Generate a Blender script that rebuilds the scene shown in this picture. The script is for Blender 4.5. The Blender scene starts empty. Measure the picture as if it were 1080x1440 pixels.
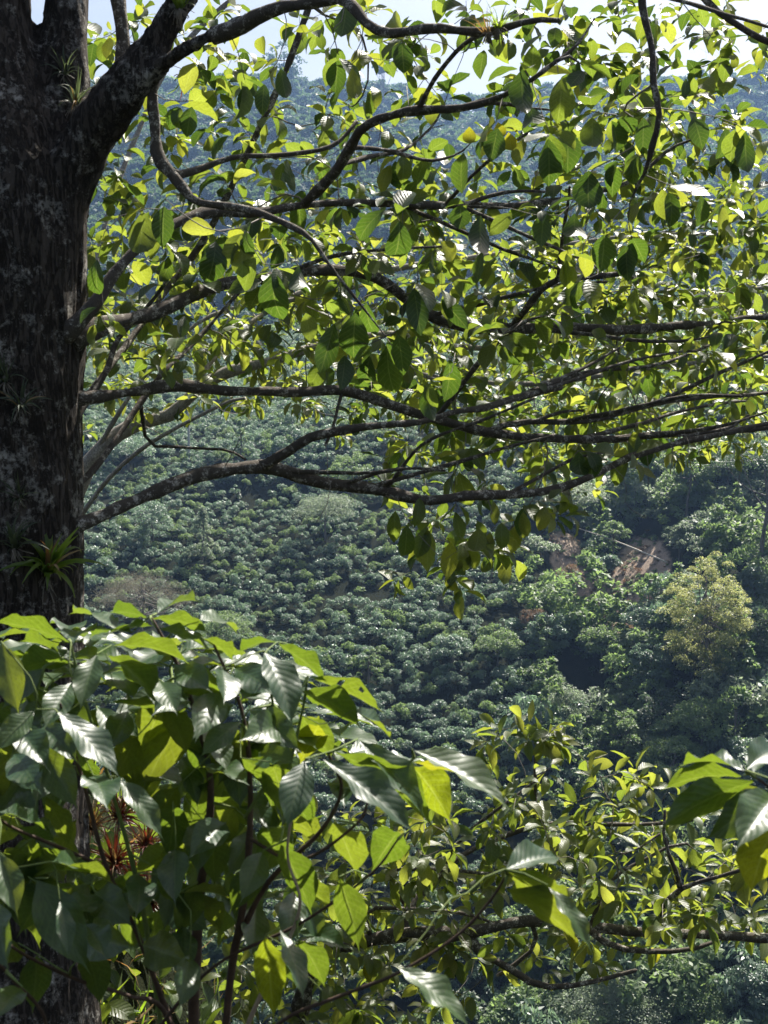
import bpy, math, random
import numpy as np
from mathutils import Vector, Matrix

R = math.radians
rng = np.random.default_rng(7)
random.seed(7)
SC = bpy.context.scene
COL = SC.collection

# ------------------------------------------------------------------ camera, sky, sun, exposure
FPX = 1875.0                      # focal length in pixels of the 1080 x 1440 frame
PITCH = R(-6.0)
CAMZ = 1.6
cd = bpy.data.cameras.new('camera')
cam = bpy.data.objects.new('camera', cd)
COL.objects.link(cam)
cam.location = (0, 0, CAMZ)
cam.rotation_euler = (R(90) + PITCH, 0, 0)
cd.sensor_fit = 'VERTICAL'
cd.sensor_height = 24.0
cd.sensor_width = 18.0
cd.lens = 24.0 * FPX / 1440.0
cd.clip_start = 0.05
cd.clip_end = 4000
cd.dof.use_dof = True
cd.dof.focus_distance = 12.0
cd.dof.aperture_fstop = 8.5
SC.camera = cam

SUN_EL, SUN_AZ = R(51), R(28)      # azimuth measured from +Y towards +X
w = bpy.data.worlds.new('World')
SC.world = w
w.use_nodes = True
nt = w.node_tree
nt.nodes.clear()
wo = nt.nodes.new('ShaderNodeOutputWorld')
bg = nt.nodes.new('ShaderNodeBackground')
sky = nt.nodes.new('ShaderNodeTexSky')
sky.sky_type = 'NISHITA'
sky.sun_disc = False
sky.sun_elevation = SUN_EL
sky.sun_rotation = SUN_AZ
sky.air_density = 1.0
sky.dust_density = 4.0
sky.ozone_density = 1.0
# thin bright cloud veil mixed into the clear sky
tc = nt.nodes.new('ShaderNodeTexCoord')
mp = nt.nodes.new('ShaderNodeMapping')
mp.inputs['Scale'].default_value = (2.2, 2.2, 9.0)
nz = nt.nodes.new('ShaderNodeTexNoise')
nz.inputs['Scale'].default_value = 1.6
nz.inputs['Detail'].default_value = 6
nz.inputs['Roughness'].default_value = 0.6
rp = nt.nodes.new('ShaderNodeValToRGB')
rp.color_ramp.elements[0].position = 0.42
rp.color_ramp.elements[1].position = 0.66
mx = nt.nodes.new('ShaderNodeMixRGB')
mx.inputs['Color2'].default_value = (7.4, 7.45, 7.8, 1)
mu = nt.nodes.new('ShaderNodeMath')
mu.operation = 'MULTIPLY'
mu.inputs[1].default_value = 0.32
nt.links.new(tc.outputs['Generated'], mp.inputs['Vector'])
nt.links.new(mp.outputs['Vector'], nz.inputs['Vector'])
nt.links.new(nz.outputs['Fac'], rp.inputs['Fac'])
nt.links.new(rp.outputs['Color'], mu.inputs[0])
nt.links.new(mu.outputs[0], mx.inputs['Fac'])
nt.links.new(sky.outputs['Color'], mx.inputs['Color1'])
nt.links.new(mx.outputs['Color'], bg.inputs['Color'])
bg.inputs['Strength'].default_value = 0.05
nt.links.new(bg.outputs[0], wo.inputs[0])

sd = bpy.data.lights.new('sun', 'SUN')
sun = bpy.data.objects.new('sun', sd)
COL.objects.link(sun)
sd.energy = 5.0
sd.angle = R(0.5)
sd.color = (1.0, 0.95, 0.86)
S = Vector((math.sin(SUN_AZ) * math.cos(SUN_EL), math.cos(SUN_AZ) * math.cos(SUN_EL), math.sin(SUN_EL)))
sun.rotation_euler = (-S).to_track_quat('-Z', 'Y').to_euler()
sun.location = (10, 20, 30)

SC.view_settings.view_transform = 'Standard'
SC.view_settings.look = 'None'
SC.view_settings.exposure = 1.45
SC.view_settings.gamma = 1.0
SC.view_settings.use_curve_mapping = False
SC.cycles.use_denoising = True
SC.cycles.max_bounces = 7
SC.cycles.diffuse_bounces = 2
SC.cycles.glossy_bounces = 2
SC.cycles.transmission_bounces = 5
SC.cycles.transparent_max_bounces = 6
SC.cycles.volume_bounces = 0
SC.cycles.sample_clamp_indirect = 6

# ------------------------------------------------------------------ helpers
CP = np.array([0, 0, CAMZ])
FW = np.array([0, math.cos(PITCH), math.sin(PITCH)])
UP = np.array([0, -math.sin(PITCH), math.cos(PITCH)])
RT = np.array([1.0, 0, 0])

def P(px, py, d):
    return CP + d * (FW + (px - 540) / FPX * RT - (py - 720) / FPX * UP)

def pix(p):
    q = np.asarray(p) - CP
    d = q @ FW
    return 540 + FPX * (q @ RT) / d, 720 - FPX * (q @ UP) / d, d

def C2W(v):
    """camera axes (right, up, towards the camera) to world"""
    return v[0] * RT + v[1] * UP - v[2] * FW

def nrm(v):
    v = np.asarray(v, float)
    return v / (np.linalg.norm(v, axis=-1, keepdims=True) + 1e-12)

def _h(ix, iy, iz, s):
    n = (ix * 73856093) ^ (iy * 19349663) ^ (iz * 83492791) ^ (s * 2654435761)
    n = (n ^ (n >> 13)) * 1274126177
    n = n ^ (n >> 16)
    return (n & 0xffff) / 65535.0

def vnoise(p, scale=1.0, seed=0):
    """value noise, p (N,3), about -1..1"""
    p = np.asarray(p, float) * scale
    i = np.floor(p).astype(np.int64)
    f = p - i
    f = f * f * (3 - 2 * f)
    out = 0
    for dx in (0, 1):
        for dy in (0, 1):
            for dz in (0, 1):
                wgt = (f[:, 0] if dx else 1 - f[:, 0]) * (f[:, 1] if dy else 1 - f[:, 1]) * (f[:, 2] if dz else 1 - f[:, 2])
                out = out + wgt * _h(i[:, 0] + dx, i[:, 1] + dy, i[:, 2] + dz, seed)
    return out * 2 - 1

def n2(x, y, scale, seed=0):
    x = np.atleast_1d(np.asarray(x, float)); y = np.atleast_1d(np.asarray(y, float))
    x, y = np.broadcast_arrays(x, y)
    sh = x.shape
    return vnoise(np.stack([x.ravel(), y.ravel(), np.zeros(x.size)], 1), scale, seed).reshape(sh)

def link(o, parent=None):
    COL.objects.link(o)
    if parent is not None:
        o.parent = parent
    return o

def tag(o, label=None, cat=None, group=None, kind=None):
    if label: o['label'] = label
    if cat: o['category'] = cat
    if group: o['group'] = group
    if kind: o['kind'] = kind
    return o

def mesh_np(name, V, F, mats=None, uv=None, smooth=True):
    """fast mesh from numpy: V (n,3); F (m,k) with k 3 or 4; uv (m*k,2)"""
    me = bpy.data.meshes.new(name)
    V = np.asarray(V, np.float32); F = np.asarray(F, np.int32)
    m, k = F.shape
    me.vertices.add(len(V)); me.vertices.foreach_set('co', V.ravel())
    me.loops.add(m * k); me.loops.foreach_set('vertex_index', F.ravel())
    me.polygons.add(m)
    me.polygons.foreach_set('loop_start', np.arange(0, m * k, k, dtype=np.int32))
    me.polygons.foreach_set('loop_total', np.full(m, k, np.int32))
    me.polygons.foreach_set('use_smooth', np.full(m, bool(smooth)))
    if uv is not None:
        l = me.uv_layers.new(name='UVMap')
        l.data.foreach_set('uv', np.asarray(uv, np.float32).ravel())
    for x in (mats if isinstance(mats, (list, tuple)) else [mats] if mats else []):
        me.materials.append(x)
    me.update(calc_edges=True)
    return me

def obj(name, me, parent=None):
    return link(bpy.data.objects.new(name, me), parent)

def empty(name, loc, label=None, cat=None, group=None):
    o = bpy.data.objects.new(name, None)
    o.empty_display_size = 0.1
    o.location = tuple(loc)
    COL.objects.link(o)
    return tag(o, label, cat, group)

def frames_to(z_axis, y_axis):
    """rotation matrices with local y along y_axis and local z near z_axis"""
    y = nrm(y_axis); z = z_axis - (z_axis * y).sum(-1, keepdims=True) * y
    z = nrm(z); x = np.cross(y, z)
    return np.stack([x, y, z], -1)

def catmull(pts, n):
    """pts (k,m) -> resampled smooth polyline, n points per span"""
    pts = np.asarray(pts, float)
    if len(pts) < 3:
        t = np.linspace(0, 1, n + 1)[:, None]
        return pts[0] * (1 - t) + pts[-1] * t
    q = np.vstack([2 * pts[0] - pts[1], pts, 2 * pts[-1] - pts[-2]])
    out = []
    for i in range(1, len(q) - 2):
        t = np.linspace(0, 1, n, endpoint=False)[:, None]
        a, b, c, d = q[i - 1], q[i], q[i + 1], q[i + 2]
        out.append(0.5 * (2 * b + (c - a) * t + (2 * a - 5 * b + 4 * c - d) * t ** 2 + (-a + 3 * b - 3 * c + d) * t ** 3))
    out.append(q[-2][None])
    return np.vstack(out)

def tube_arrays(pts, rad, sides=8, cap=True, knob=0.0, seed=0):
    pts = np.asarray(pts, float); rad = np.asarray(rad, float)
    n = len(pts)
    T = nrm(np.gradient(pts, axis=0))
    ref = np.array([0.0, 0, 1]) if abs(T[0][2]) < 0.9 else np.array([1.0, 0, 0])
    u = nrm(ref - (ref @ T[0]) * T[0])
    U = [u]
    for i in range(1, n):
        u = u - (u @ T[i]) * T[i]
        u = u / (np.linalg.norm(u) + 1e-9)
        U.append(u)
    U = np.array(U); W = np.cross(T, U)
    a = np.linspace(0, 2 * np.pi, sides, endpoint=False)
    ring = U[:, None, :] * np.cos(a)[None, :, None] + W[:, None, :] * np.sin(a)[None, :, None]
    rr = rad[:, None, None]
    V = pts[:, None, :] + ring * rr
    if knob:
        flat = V.reshape(-1, 3)
        d = vnoise(flat, 1.0 / (rad.max() * 2.2), seed) * 0.6 + vnoise(flat, 1.0 / (rad.max() * 0.9), seed + 1) * 0.4
        V = V + ring * rr * (knob * d.reshape(n, sides, 1))
    V = V.reshape(-1, 3)
    i = np.arange(n - 1)[:, None] * sides
    j = np.arange(sides)[None, :]
    F = np.stack([i + j, i + (j + 1) % sides, i + sides + (j + 1) % sides, i + sides + j], -1).reshape(-1, 4)
    if cap:
        V = np.vstack([V, pts[0:1] - T[0:1] * rad[0] * .3, pts[-1:] + T[-1:] * rad[-1]])
        c0, c1 = len(V) - 2, len(V) - 1
        s = np.arange(0, sides, 2)
        F0 = np.stack([np.full(len(s), c0), (s + 2) % sides, (s + 1) % sides, s], -1)
        e = (n - 1) * sides
        F1 = np.stack([np.full(len(s), c1), e + s, e + (s + 1) % sides, e + (s + 2) % sides], -1)
        F = np.vstack([F, F0, F1])
    return V, F

class Joiner:
    def __init__(s): s.V = []; s.F = []; s.UV = []; s.n = 0
    def add(s, V, F, uv=None):
        s.V.append(V); s.F.append(F + s.n); s.n += len(V)
        if uv is not None: s.UV.append(uv)
    def mesh(s, name, mat):
        return mesh_np(name, np.vstack(s.V), np.vstack(s.F), mat, np.vstack(s.UV) if s.UV else None)

# ------------------------------------------------------------------ materials
def newmat(name):
    m = bpy.data.materials.new(name)
    m.use_nodes = True
    t = m.node_tree
    t.nodes.clear()
    return m, t, t.nodes.new('ShaderNodeOutputMaterial')

def N(t, typ, **kw):
    n = t.nodes.new(typ)
    for k, v in kw.items():
        if hasattr(n, k): setattr(n, k, v)
        else: n.inputs[k.replace('_', ' ')].default_value = v
    return n

def math_n(t, op, a, b=None, c=None, clamp=False):
    n = t.nodes.new('ShaderNodeMath'); n.operation = op; n.use_clamp = clamp
    for i, v in enumerate((a, b, c)):
        if v is None: continue
        if isinstance(v, (int, float)): n.inputs[i].default_value = v
        else: t.links.new(v, n.inputs[i])
    return n.outputs[0]

def ramp(t, fac, stops):
    if len(stops) == 1: stops = [(0.0, stops[0][1]), (1.0, stops[0][1])]
    r = t.nodes.new('ShaderNodeValToRGB')
    e = r.color_ramp.elements
    while len(e) < len(stops): e.new(0.5)
    for k, (p, c) in enumerate(stops):
        e[k].position = p
        e[k].color = (*c, 1) if isinstance(c, (tuple, list)) else (c, c, c, 1)
    t.links.new(fac, r.inputs[0])
    return r.outputs[0]

def mixc(t, fac, a, b, blend='MIX'):
    n = t.nodes.new('ShaderNodeMixRGB'); n.blend_type = blend
    for k, v in ((0, fac), (1, a), (2, b)):
        if isinstance(v, (int, float)): n.inputs[k].default_value = v
        elif isinstance(v, (tuple, list)): n.inputs[k].default_value = (*v, 1)
        else: t.links.new(v, n.inputs[k])
    return n.outputs[0]

def rand(t):
    g = t.nodes.new('ShaderNodeNewGeometry')
    o = t.nodes.new('ShaderNodeObjectInfo')
    return math_n(t, 'FRACT', math_n(t, 'ADD', g.outputs['Random Per Island'], math_n(t, 'MULTIPLY', o.outputs['Random'], 7.31)))

def leaf_mat(name, cols, trans, tfac=0.45, rough=0.38, spec=0.5, veins=False, spots=0.0, nveins=9, bump=0.25, coat=0.0, vein_tint=0.3):
    """cols: list of base colours picked per leaf; trans: list of colours of light passing through"""
    m, t, out = newmat(name)
    r = rand(t)
    st = [(i / max(1, len(cols) - 1), c) for i, c in enumerate(cols)]
    base = ramp(t, r, st)
    tr = ramp(t, r, [(i / max(1, len(trans) - 1), c) for i, c in enumerate(trans)])
    p = t.nodes.new('ShaderNodeBsdfPrincipled')
    p.inputs['Roughness'].default_value = rough
    p.inputs['Specular IOR Level'].default_value = spec
    p.inputs['Coat Weight'].default_value = coat
    p.inputs['Coat Roughness'].default_value = 0.3
    tl = t.nodes.new('ShaderNodeBsdfTranslucent')
    if veins:
        uv = t.nodes.new('ShaderNodeUVMap')
        s = t.nodes.new('ShaderNodeSeparateXYZ')
        t.links.new(uv.outputs[0], s.inputs[0])
        au = math_n(t, 'ABSOLUTE', math_n(t, 'SUBTRACT', s.outputs[0], 0.5))          # 0..0.5
        mid = math_n(t, 'SUBTRACT', 1.0, math_n(t, 'MULTIPLY', au, 28.0), clamp=True)
        ph = math_n(t, 'SUBTRACT', math_n(t, 'MULTIPLY', s.outputs[1], float(nveins)), math_n(t, 'MULTIPLY', au, nveins * 0.42))
        saw = math_n(t, 'ABSOLUTE', math_n(t, 'SUBTRACT', math_n(t, 'FRACT', ph), 0.5))  # 0 at vein
        sv = math_n(t, 'SUBTRACT', 1.0, math_n(t, 'MULTIPLY', saw, 9.0), clamp=True)
        v = math_n(t, 'MAXIMUM', mid, math_n(t, 'MULTIPLY', sv, 0.6))
        nz_ = N(t, 'ShaderNodeTexNoise', Scale=14.0, Detail=3.0)
        t.links.new(uv.outputs[0], nz_.inputs['Vector'])
        blot = ramp(t, nz_.outputs['Fac'], [(0.3, 0.78), (0.7, 1.15)])
        base = mixc(t, 1.0, base, blot, 'MULTIPLY')
        tr = mixc(t, 1.0, tr, blot, 'MULTIPLY')
        base = mixc(t, math_n(t, 'MULTIPLY', v, vein_tint), base, (0.22, 0.30, 0.10))
        tr = mixc(t, math_n(t, 'MULTIPLY', v, 0.35), tr, (0.55, 0.62, 0.16))
        if spots > 0:
            vo = N(t, 'ShaderNodeTexNoise', Scale=24.0, Detail=1.0)
            t.links.new(uv.outputs[0], vo.inputs['Vector'])
            sp = ramp(t, vo.outputs['Fac'], [(0.66, 0.0), (0.70, 1.0)])
            k = math_n(t, 'MULTIPLY', sp, spots)
            base = mixc(t, k, base, (0.05, 0.03, 0.012)); tr = mixc(t, k, tr, (0.02, 0.012, 0.004))
        hgt = math_n(t, 'ADD', math_n(t, 'MULTIPLY', math_n(t, 'SUBTRACT', 1.0, v), 0.5), math_n(t, 'MULTIPLY', math_n(t, 'MULTIPLY', saw, 2.0), 0.8))
        b = N(t, 'ShaderNodeBump', Strength=bump, Distance=0.004)
        t.links.new(hgt, b.inputs['Height'])
        t.links.new(b.outputs[0], p.inputs['Normal'])
    t.links.new(base, p.inputs['Base Color'])
    t.links.new(tr, tl.inputs['Color'])
    mix = t.nodes.new('ShaderNodeMixShader')
    mix.inputs[0].default_value = tfac
    t.links.new(p.outputs[0], mix.inputs[1]); t.links.new(tl.outputs[0], mix.inputs[2])
    t.links.new(mix.outputs[0], out.inputs[0])
    return m

def bark_mat(name, dark, light, lichen, scale=20.0, lich=0.5, stretch=0.18, bump=0.6, dist=0.01, lscale=7.0):
    m, t, out = newmat(name)
    tcn = t.nodes.new('ShaderNodeTexCoord')
    mpn = t.nodes.new('ShaderNodeMapping')
    mpn.inputs['Scale'].default_value = (1, 1, stretch)
    t.links.new(tcn.outputs['Object'], mpn.inputs[0])
    a = N(t, 'ShaderNodeTexNoise', Scale=scale, Detail=8.0, Roughness=0.7)
    t.links.new(mpn.outputs[0], a.inputs['Vector'])
    v = N(t, 'ShaderNodeTexVoronoi', Scale=scale * 1.4, feature='DISTANCE_TO_EDGE')
    wv = mixc(t, 0.12, mpn.outputs[0], a.outputs['Color'])
    t.links.new(wv, v.inputs['Vector'])
    crack = ramp(t, v.outputs['Distance'], [(0.0, 0.0), (0.14, 1.0)])
    base = mixc(t, a.outputs['Fac'], dark, light)
    base = mixc(t, crack, mixc(t, 0.65, base, (0.012, 0.01, 0.008)), base)
    l = N(t, 'ShaderNodeTexNoise', Scale=lscale, Detail=6.0, Roughness=0.75)
    t.links.new(tcn.outputs['Object'], l.inputs['Vector'])
    lm = ramp(t, l.outputs['Fac'], [(0.52, 0.0), (0.6, 1.0)])
    l2 = N(t, 'ShaderNodeTexNoise', Scale=lscale * 6, Detail=4.0, Roughness=0.7)
    t.links.new(tcn.outputs['Object'], l2.inputs['Vector'])
    lm2 = ramp(t, l2.outputs['Fac'], [(0.42, 0.0), (0.55, 1.0)])
    lf = math_n(t, 'MULTIPLY', math_n(t, 'MULTIPLY', lm, lm2), lich)
    base = mixc(t, lf, base, lichen)
    p = t.nodes.new('ShaderNodeBsdfPrincipled')
    p.inputs['Roughness'].default_value = 0.9
    p.inputs['Specular IOR Level'].default_value = 0.15
    t.links.new(base, p.inputs['Base Color'])
    h = math_n(t, 'ADD', math_n(t, 'MULTIPLY', crack, 0.6), math_n(t, 'ADD', a.outputs['Fac'], math_n(t, 'MULTIPLY', lf, 0.25)))
    b = N(t, 'ShaderNodeBump', Strength=bump, Distance=dist)
    t.links.new(h, b.inputs['Height'])
    t.links.new(b.outputs[0], p.inputs['Normal'])
    t.links.new(p.outputs[0], out.inputs[0])
    return m

def simple_mat(name, c1, c2, scale, rough=0.8, bump=0.3, dist=0.02):
    m, t, out = newmat(name)
    tcn = t.nodes.new('ShaderNodeTexCoord')
    a = N(t, 'ShaderNodeTexNoise', Scale=scale, Detail=6.0, Roughness=0.65)
    t.links.new(tcn.outputs['Object'], a.inputs['Vector'])
    p = t.nodes.new('ShaderNodeBsdfPrincipled')
    p.inputs['Roughness'].default_value = rough
    t.links.new(mixc(t, ramp(t, a.outputs['Fac'], [(0.3, 0.0), (0.7, 1.0)]), c1, c2), p.inputs['Base Color'])
    b = N(t, 'ShaderNodeBump', Strength=bump, Distance=dist)
    t.links.new(a.outputs['Fac'], b.inputs['Height'])
    t.links.new(b.outputs[0], p.inputs['Normal'])
    t.links.new(p.outputs[0], out.inputs[0])
    return m

M = {}
M['tree_leaf'] = leaf_mat('tree_leaf', [(0.02, 0.04, 0.010), (0.028, 0.052, 0.012), (0.036, 0.06, 0.014), (0.055, 0.07, 0.016)],
                          [(0.12, 0.21, 0.02), (0.19, 0.28, 0.025), (0.27, 0.36, 0.035), (0.42, 0.46, 0.04)], tfac=0.42, rough=0.42, veins=True, spots=0.5)
M['shade_tone_leaf'] = leaf_mat('shade_tone_leaf', [(0.016, 0.034, 0.010), (0.024, 0.046, 0.012)], [(0.07, 0.14, 0.015), (0.12, 0.22, 0.02)], tfac=0.36, rough=0.4, veins=True, spots=0.5)  # darker, less translucent leaf: shade of the canopy above put into its colour
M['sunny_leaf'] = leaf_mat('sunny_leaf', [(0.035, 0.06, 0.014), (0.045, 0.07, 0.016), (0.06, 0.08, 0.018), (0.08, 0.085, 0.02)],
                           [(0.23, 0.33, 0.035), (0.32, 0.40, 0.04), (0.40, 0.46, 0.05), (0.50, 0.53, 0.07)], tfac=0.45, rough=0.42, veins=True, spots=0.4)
M['yellow_leaf'] = leaf_mat('yellow_leaf', [(0.12, 0.12, 0.012)], [(0.54, 0.52, 0.025)], tfac=0.5, rough=0.65, spec=0.15, veins=True, spots=0.95)
M['coffee_leaf'] = leaf_mat('coffee_leaf', [(0.014, 0.042, 0.018), (0.02, 0.052, 0.018), (0.03, 0.064, 0.016)],
                            [(0.19, 0.30, 0.02), (0.26, 0.37, 0.025), (0.36, 0.43, 0.03)], tfac=0.30, rough=0.41, spec=0.62, veins=True, nveins=11, bump=0.10, coat=0.0, vein_tint=0.14, spots=0.35)
M['coffee_leaf_yellow'] = leaf_mat('coffee_leaf_yellow', [(0.045, 0.07, 0.010), (0.06, 0.07, 0.010)], [(0.28, 0.36, 0.015), (0.38, 0.38, 0.015)], tfac=0.45, rough=0.5, spec=0.2, veins=True, nveins=11, bump=0.15, coat=0.0, spots=0.6)
M['bark'] = bark_mat('bark', (0.026, 0.022, 0.018), (0.105, 0.086, 0.072), (0.42, 0.40, 0.36), scale=26, lich=0.85, stretch=0.16, bump=0.9, dist=0.02, lscale=9)
M['branch_bark'] = bark_mat('branch_bark', (0.045, 0.037, 0.03), (0.18, 0.155, 0.13), (0.55, 0.52, 0.46), scale=55, lich=0.95, stretch=0.6, bump=0.5, dist=0.004, lscale=22)
M['pale_bark'] = bark_mat('pale_bark', (0.20, 0.18, 0.15), (0.38, 0.35, 0.31), (0.5, 0.48, 0.44), scale=30, lich=0.7, stretch=0.6, bump=0.4, dist=0.004, lscale=14)
M['twig_bark'] = simple_mat('twig_bark', (0.10, 0.085, 0.065), (0.26, 0.23, 0.19), 60, bump=0.3, dist=0.001)
M['coffee_bark'] = simple_mat('coffee_bark', (0.035, 0.018, 0.012), (0.10, 0.06, 0.04), 40, bump=0.4, dist=0.002)
M['coffee_bark_pale'] = simple_mat('coffee_bark_pale', (0.30, 0.22, 0.16), (0.45, 0.36, 0.28), 40, bump=0.4, dist=0.002)
M['green_stem'] = simple_mat('green_stem', (0.09, 0.14, 0.03), (0.16, 0.20, 0.05), 40, bump=0.2, dist=0.001)
M['strap_leaf'] = leaf_mat('strap_leaf', [(0.04, 0.09, 0.015), (0.07, 0.12, 0.02), (0.09, 0.12, 0.02)], [(0.3, 0.5, 0.03), (0.42, 0.55, 0.04)], tfac=0.5, rough=0.4)
M['strap_leaf_grey'] = leaf_mat('strap_leaf_grey', [(0.04, 0.06, 0.035), (0.07, 0.085, 0.05)], [(0.10, 0.14, 0.05), (0.14, 0.18, 0.07)], tfac=0.35, rough=0.6)
M['strap_leaf_red'] = leaf_mat('strap_leaf_red', [(0.12, 0.015, 0.012), (0.16, 0.03, 0.015), (0.10, 0.05, 0.02)], [(0.22, 0.02, 0.015), (0.30, 0.06, 0.02)], tfac=0.4, rough=0.4)
M['dry_leaf'] = leaf_mat('dry_leaf', [(0.20, 0.12, 0.05), (0.30, 0.22, 0.12)], [(0.4, 0.2, 0.05), (0.5, 0.35, 0.12)], tfac=0.35, rough=0.7)
M['hill_coffee'] = leaf_mat('hill_coffee', [(0.05, 0.09, 0.065), (0.065, 0.11, 0.075), (0.08, 0.125, 0.085)], [(0.22, 0.36, 0.20), (0.30, 0.44, 0.24)], tfac=0.38, rough=0.42, spec=0.8)
M['hill_green'] = leaf_mat('hill_green', [(0.07, 0.115, 0.045), (0.09, 0.135, 0.05), (0.10, 0.15, 0.06)], [(0.26, 0.40, 0.12), (0.34, 0.48, 0.14)], tfac=0.42, rough=0.52)
M['hill_dark'] = leaf_mat('hill_dark', [(0.022, 0.045, 0.02), (0.03, 0.06, 0.024)], [(0.12, 0.2, 0.08), (0.16, 0.25, 0.1)], tfac=0.35, rough=0.5)
M['hill_silver'] = leaf_mat('hill_silver', [(0.07, 0.10, 0.06), (0.10, 0.13, 0.08)], [(0.34, 0.44, 0.26), (0.42, 0.52, 0.3)], tfac=0.42, rough=0.5)
M['hill_yellow'] = leaf_mat('hill_yellow', [(0.14, 0.16, 0.045), (0.19, 0.19, 0.06), (0.12, 0.15, 0.04)], [(0.56, 0.62, 0.2), (0.66, 0.66, 0.22)], tfac=0.42, rough=0.5)
M['hill_brown'] = leaf_mat('hill_brown', [(0.13, 0.125, 0.09), (0.18, 0.17, 0.13)], [(0.2, 0.18, 0.10), (0.24, 0.22, 0.14)], tfac=0.3, rough=0.7)
M['hill_rust'] = leaf_mat('hill_rust', [(0.15, 0.10, 0.065), (0.15, 0.12, 0.07)], [(0.3, 0.13, 0.05), (0.3, 0.2, 0.08)], tfac=0.35, rough=0.7)
M['hill_trunk'] = simple_mat('hill_trunk', (0.07, 0.06, 0.05), (0.17, 0.15, 0.13), 3, bump=0.3, dist=0.05)
M['far_forest'] = leaf_mat('far_forest', [(0.022, 0.045, 0.02), (0.035, 0.065, 0.025), (0.05, 0.085, 0.03)], [(0.10, 0.18, 0.06), (0.15, 0.24, 0.08)], tfac=0.35, rough=0.65, spec=0.25)
M['log'] = simple_mat('log', (0.32, 0.28, 0.23), (0.5, 0.45, 0.38), 4, bump=0.4, dist=0.03)
M['pole'] = simple_mat('pole', (0.38, 0.38, 0.37), (0.5, 0.5, 0.48), 3, bump=0.1)

# ------------------------------------------------------------------ terrain
PY = np.array([-30, -10, 0, 1.5, 3, 5, 8, 14, 30, 50, 62, 75, 85, 98, 112, 130, 150, 170, 200, 222, 240, 270, 330, 450, 560, 650, 700, 800, 1200.0])
PZ = np.array([6, 1.5, -1.6, -2.0, -2.7, -4.2, -7.2, -13, -28, -44, -49, -46.5, -41, -33.5, -26, -18.5, -11.5, -5.2, 1.5, 4.6, 2, -4, 2, 45, 90, 126, 142, 135, 60.0])

SCAR = []      # world ellipses of bare soil, filled below

def H(x, y, detail=True):
    x = np.asarray(x, float); y = np.asarray(y, float)
    xx, yy = np.broadcast_arrays(x, y)
    base = np.interp(yy, PY, PZ)
    far = np.clip((yy - 60) / 60, 0, 1) * np.clip((260 - yy) / 60, 0, 1)
    vf = np.clip((yy - 300) / 120, 0, 1)
    z = base + far * (2.6 * n2(xx, yy, 1 / 26.0, 3).reshape(xx.shape) + 1.1 * n2(xx, yy, 1 / 9.0, 4).reshape(xx.shape))
    # spur that comes forward on the right, ravine beside it
    z = z + far * (5.0 * np.exp(-((xx - 0.27 * yy) / 12) ** 2) - 3.5 * np.exp(-((xx - 0.17 * yy) / 5.5) ** 2))
    z = z + vf * (18 * n2(xx, yy * 0.6, 1 / 130.0, 5).reshape(xx.shape) + 7 * n2(xx, yy, 1 / 48.0, 6).reshape(xx.shape)
                  + 10 * np.exp(-((xx + 45) / 60) ** 2) + 4 * np.exp(-((xx - 190) / 70) ** 2))
    # bank at the foot of the big tree
    m = 1 / (1 + (((xx + 2.3) / 1.72) ** 2 + ((yy - 5.6) / 2.3) ** 2) ** 3.5)
    z = z + (base * -1 - 1.95) * m * (yy > 2) * (yy < 9)
    nr = np.clip((40 - yy) / 30, 0, 1) * np.clip((yy + 2) / 3, 0, 1)
    z = z + nr * 0.14 * n2(xx, yy, 1.1, 9).reshape(xx.shape)
    for (cx, cy, rx, ry, dz) in SCAR:
        k = np.exp(-(((xx - cx) / rx) ** 2 + ((yy - cy) / ry) ** 2) ** 1.0)
        z = z + dz * k * np.clip((yy - cy) / ry, -1, 1)
    return z + CAMZ

def hit(px, py, dmin=60, dmax=1100):
    d = np.concatenate([np.arange(dmin, 300, 0.5), np.arange(300, dmax, 2)])
    pts = CP[None] + d[:, None] * (FW + (px - 540) / FPX * RT - (py - 720) / FPX * UP)[None]
    g = H(pts[:, 0], pts[:, 1])
    k = np.argmax(pts[:, 2] < g)
    if pts[k, 2] >= g[k]: k = len(d) - 1
    p = pts[k].copy(); p[2] = g[k]
    return p, d[k]

for (a, b, rx, ry, dz) in ((872, 862, 3.0, 6.0, .9), (905, 800, 2.3, 8.5, .9), (803, 805, 2.0, 6.5, .8), (885, 832, 1.8, 5.0, .5)):
    p_, _ = hit(a, b)
    SCAR.append((p_[0], p_[1], rx, ry, dz))

def scar_mask(x, y, grow=1.0):
    s = 0
    for (cx, cy, rx, ry, dz) in SCAR:
        s = np.maximum(s, np.exp(-(((x - cx) / (rx * grow)) ** 2 + ((y - cy) / (ry * grow)) ** 2)))
    return s

ys = np.concatenate([np.arange(-30, 0, 1.5), np.arange(0, 14, 0.25), np.arange(14, 60, 2), np.arange(60, 240, 1.3), np.arange(240, 560, 8), np.arange(560, 720, 6), np.arange(720, 1201, 30)])
us = np.sign(np.linspace(-1, 1, 231)) * np.abs(np.linspace(-1, 1, 231)) ** 1.25
Yg = np.repeat(ys[:, None], len(us), 1)
Xg = us[None, :] * (16 + np.maximum(Yg, 0) * 0.75)
Zg = H(Xg, Yg)
nv, nu = Xg.shape
V = np.stack([Xg, Yg, Zg], -1).reshape(-1, 3)
i = np.arange(nv - 1)[:, None] * nu; j = np.arange(nu - 1)[None]
F = np.stack([i + j, i + j + 1, i + nu + j + 1, i + nu + j], -1).reshape(-1, 4)

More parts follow.
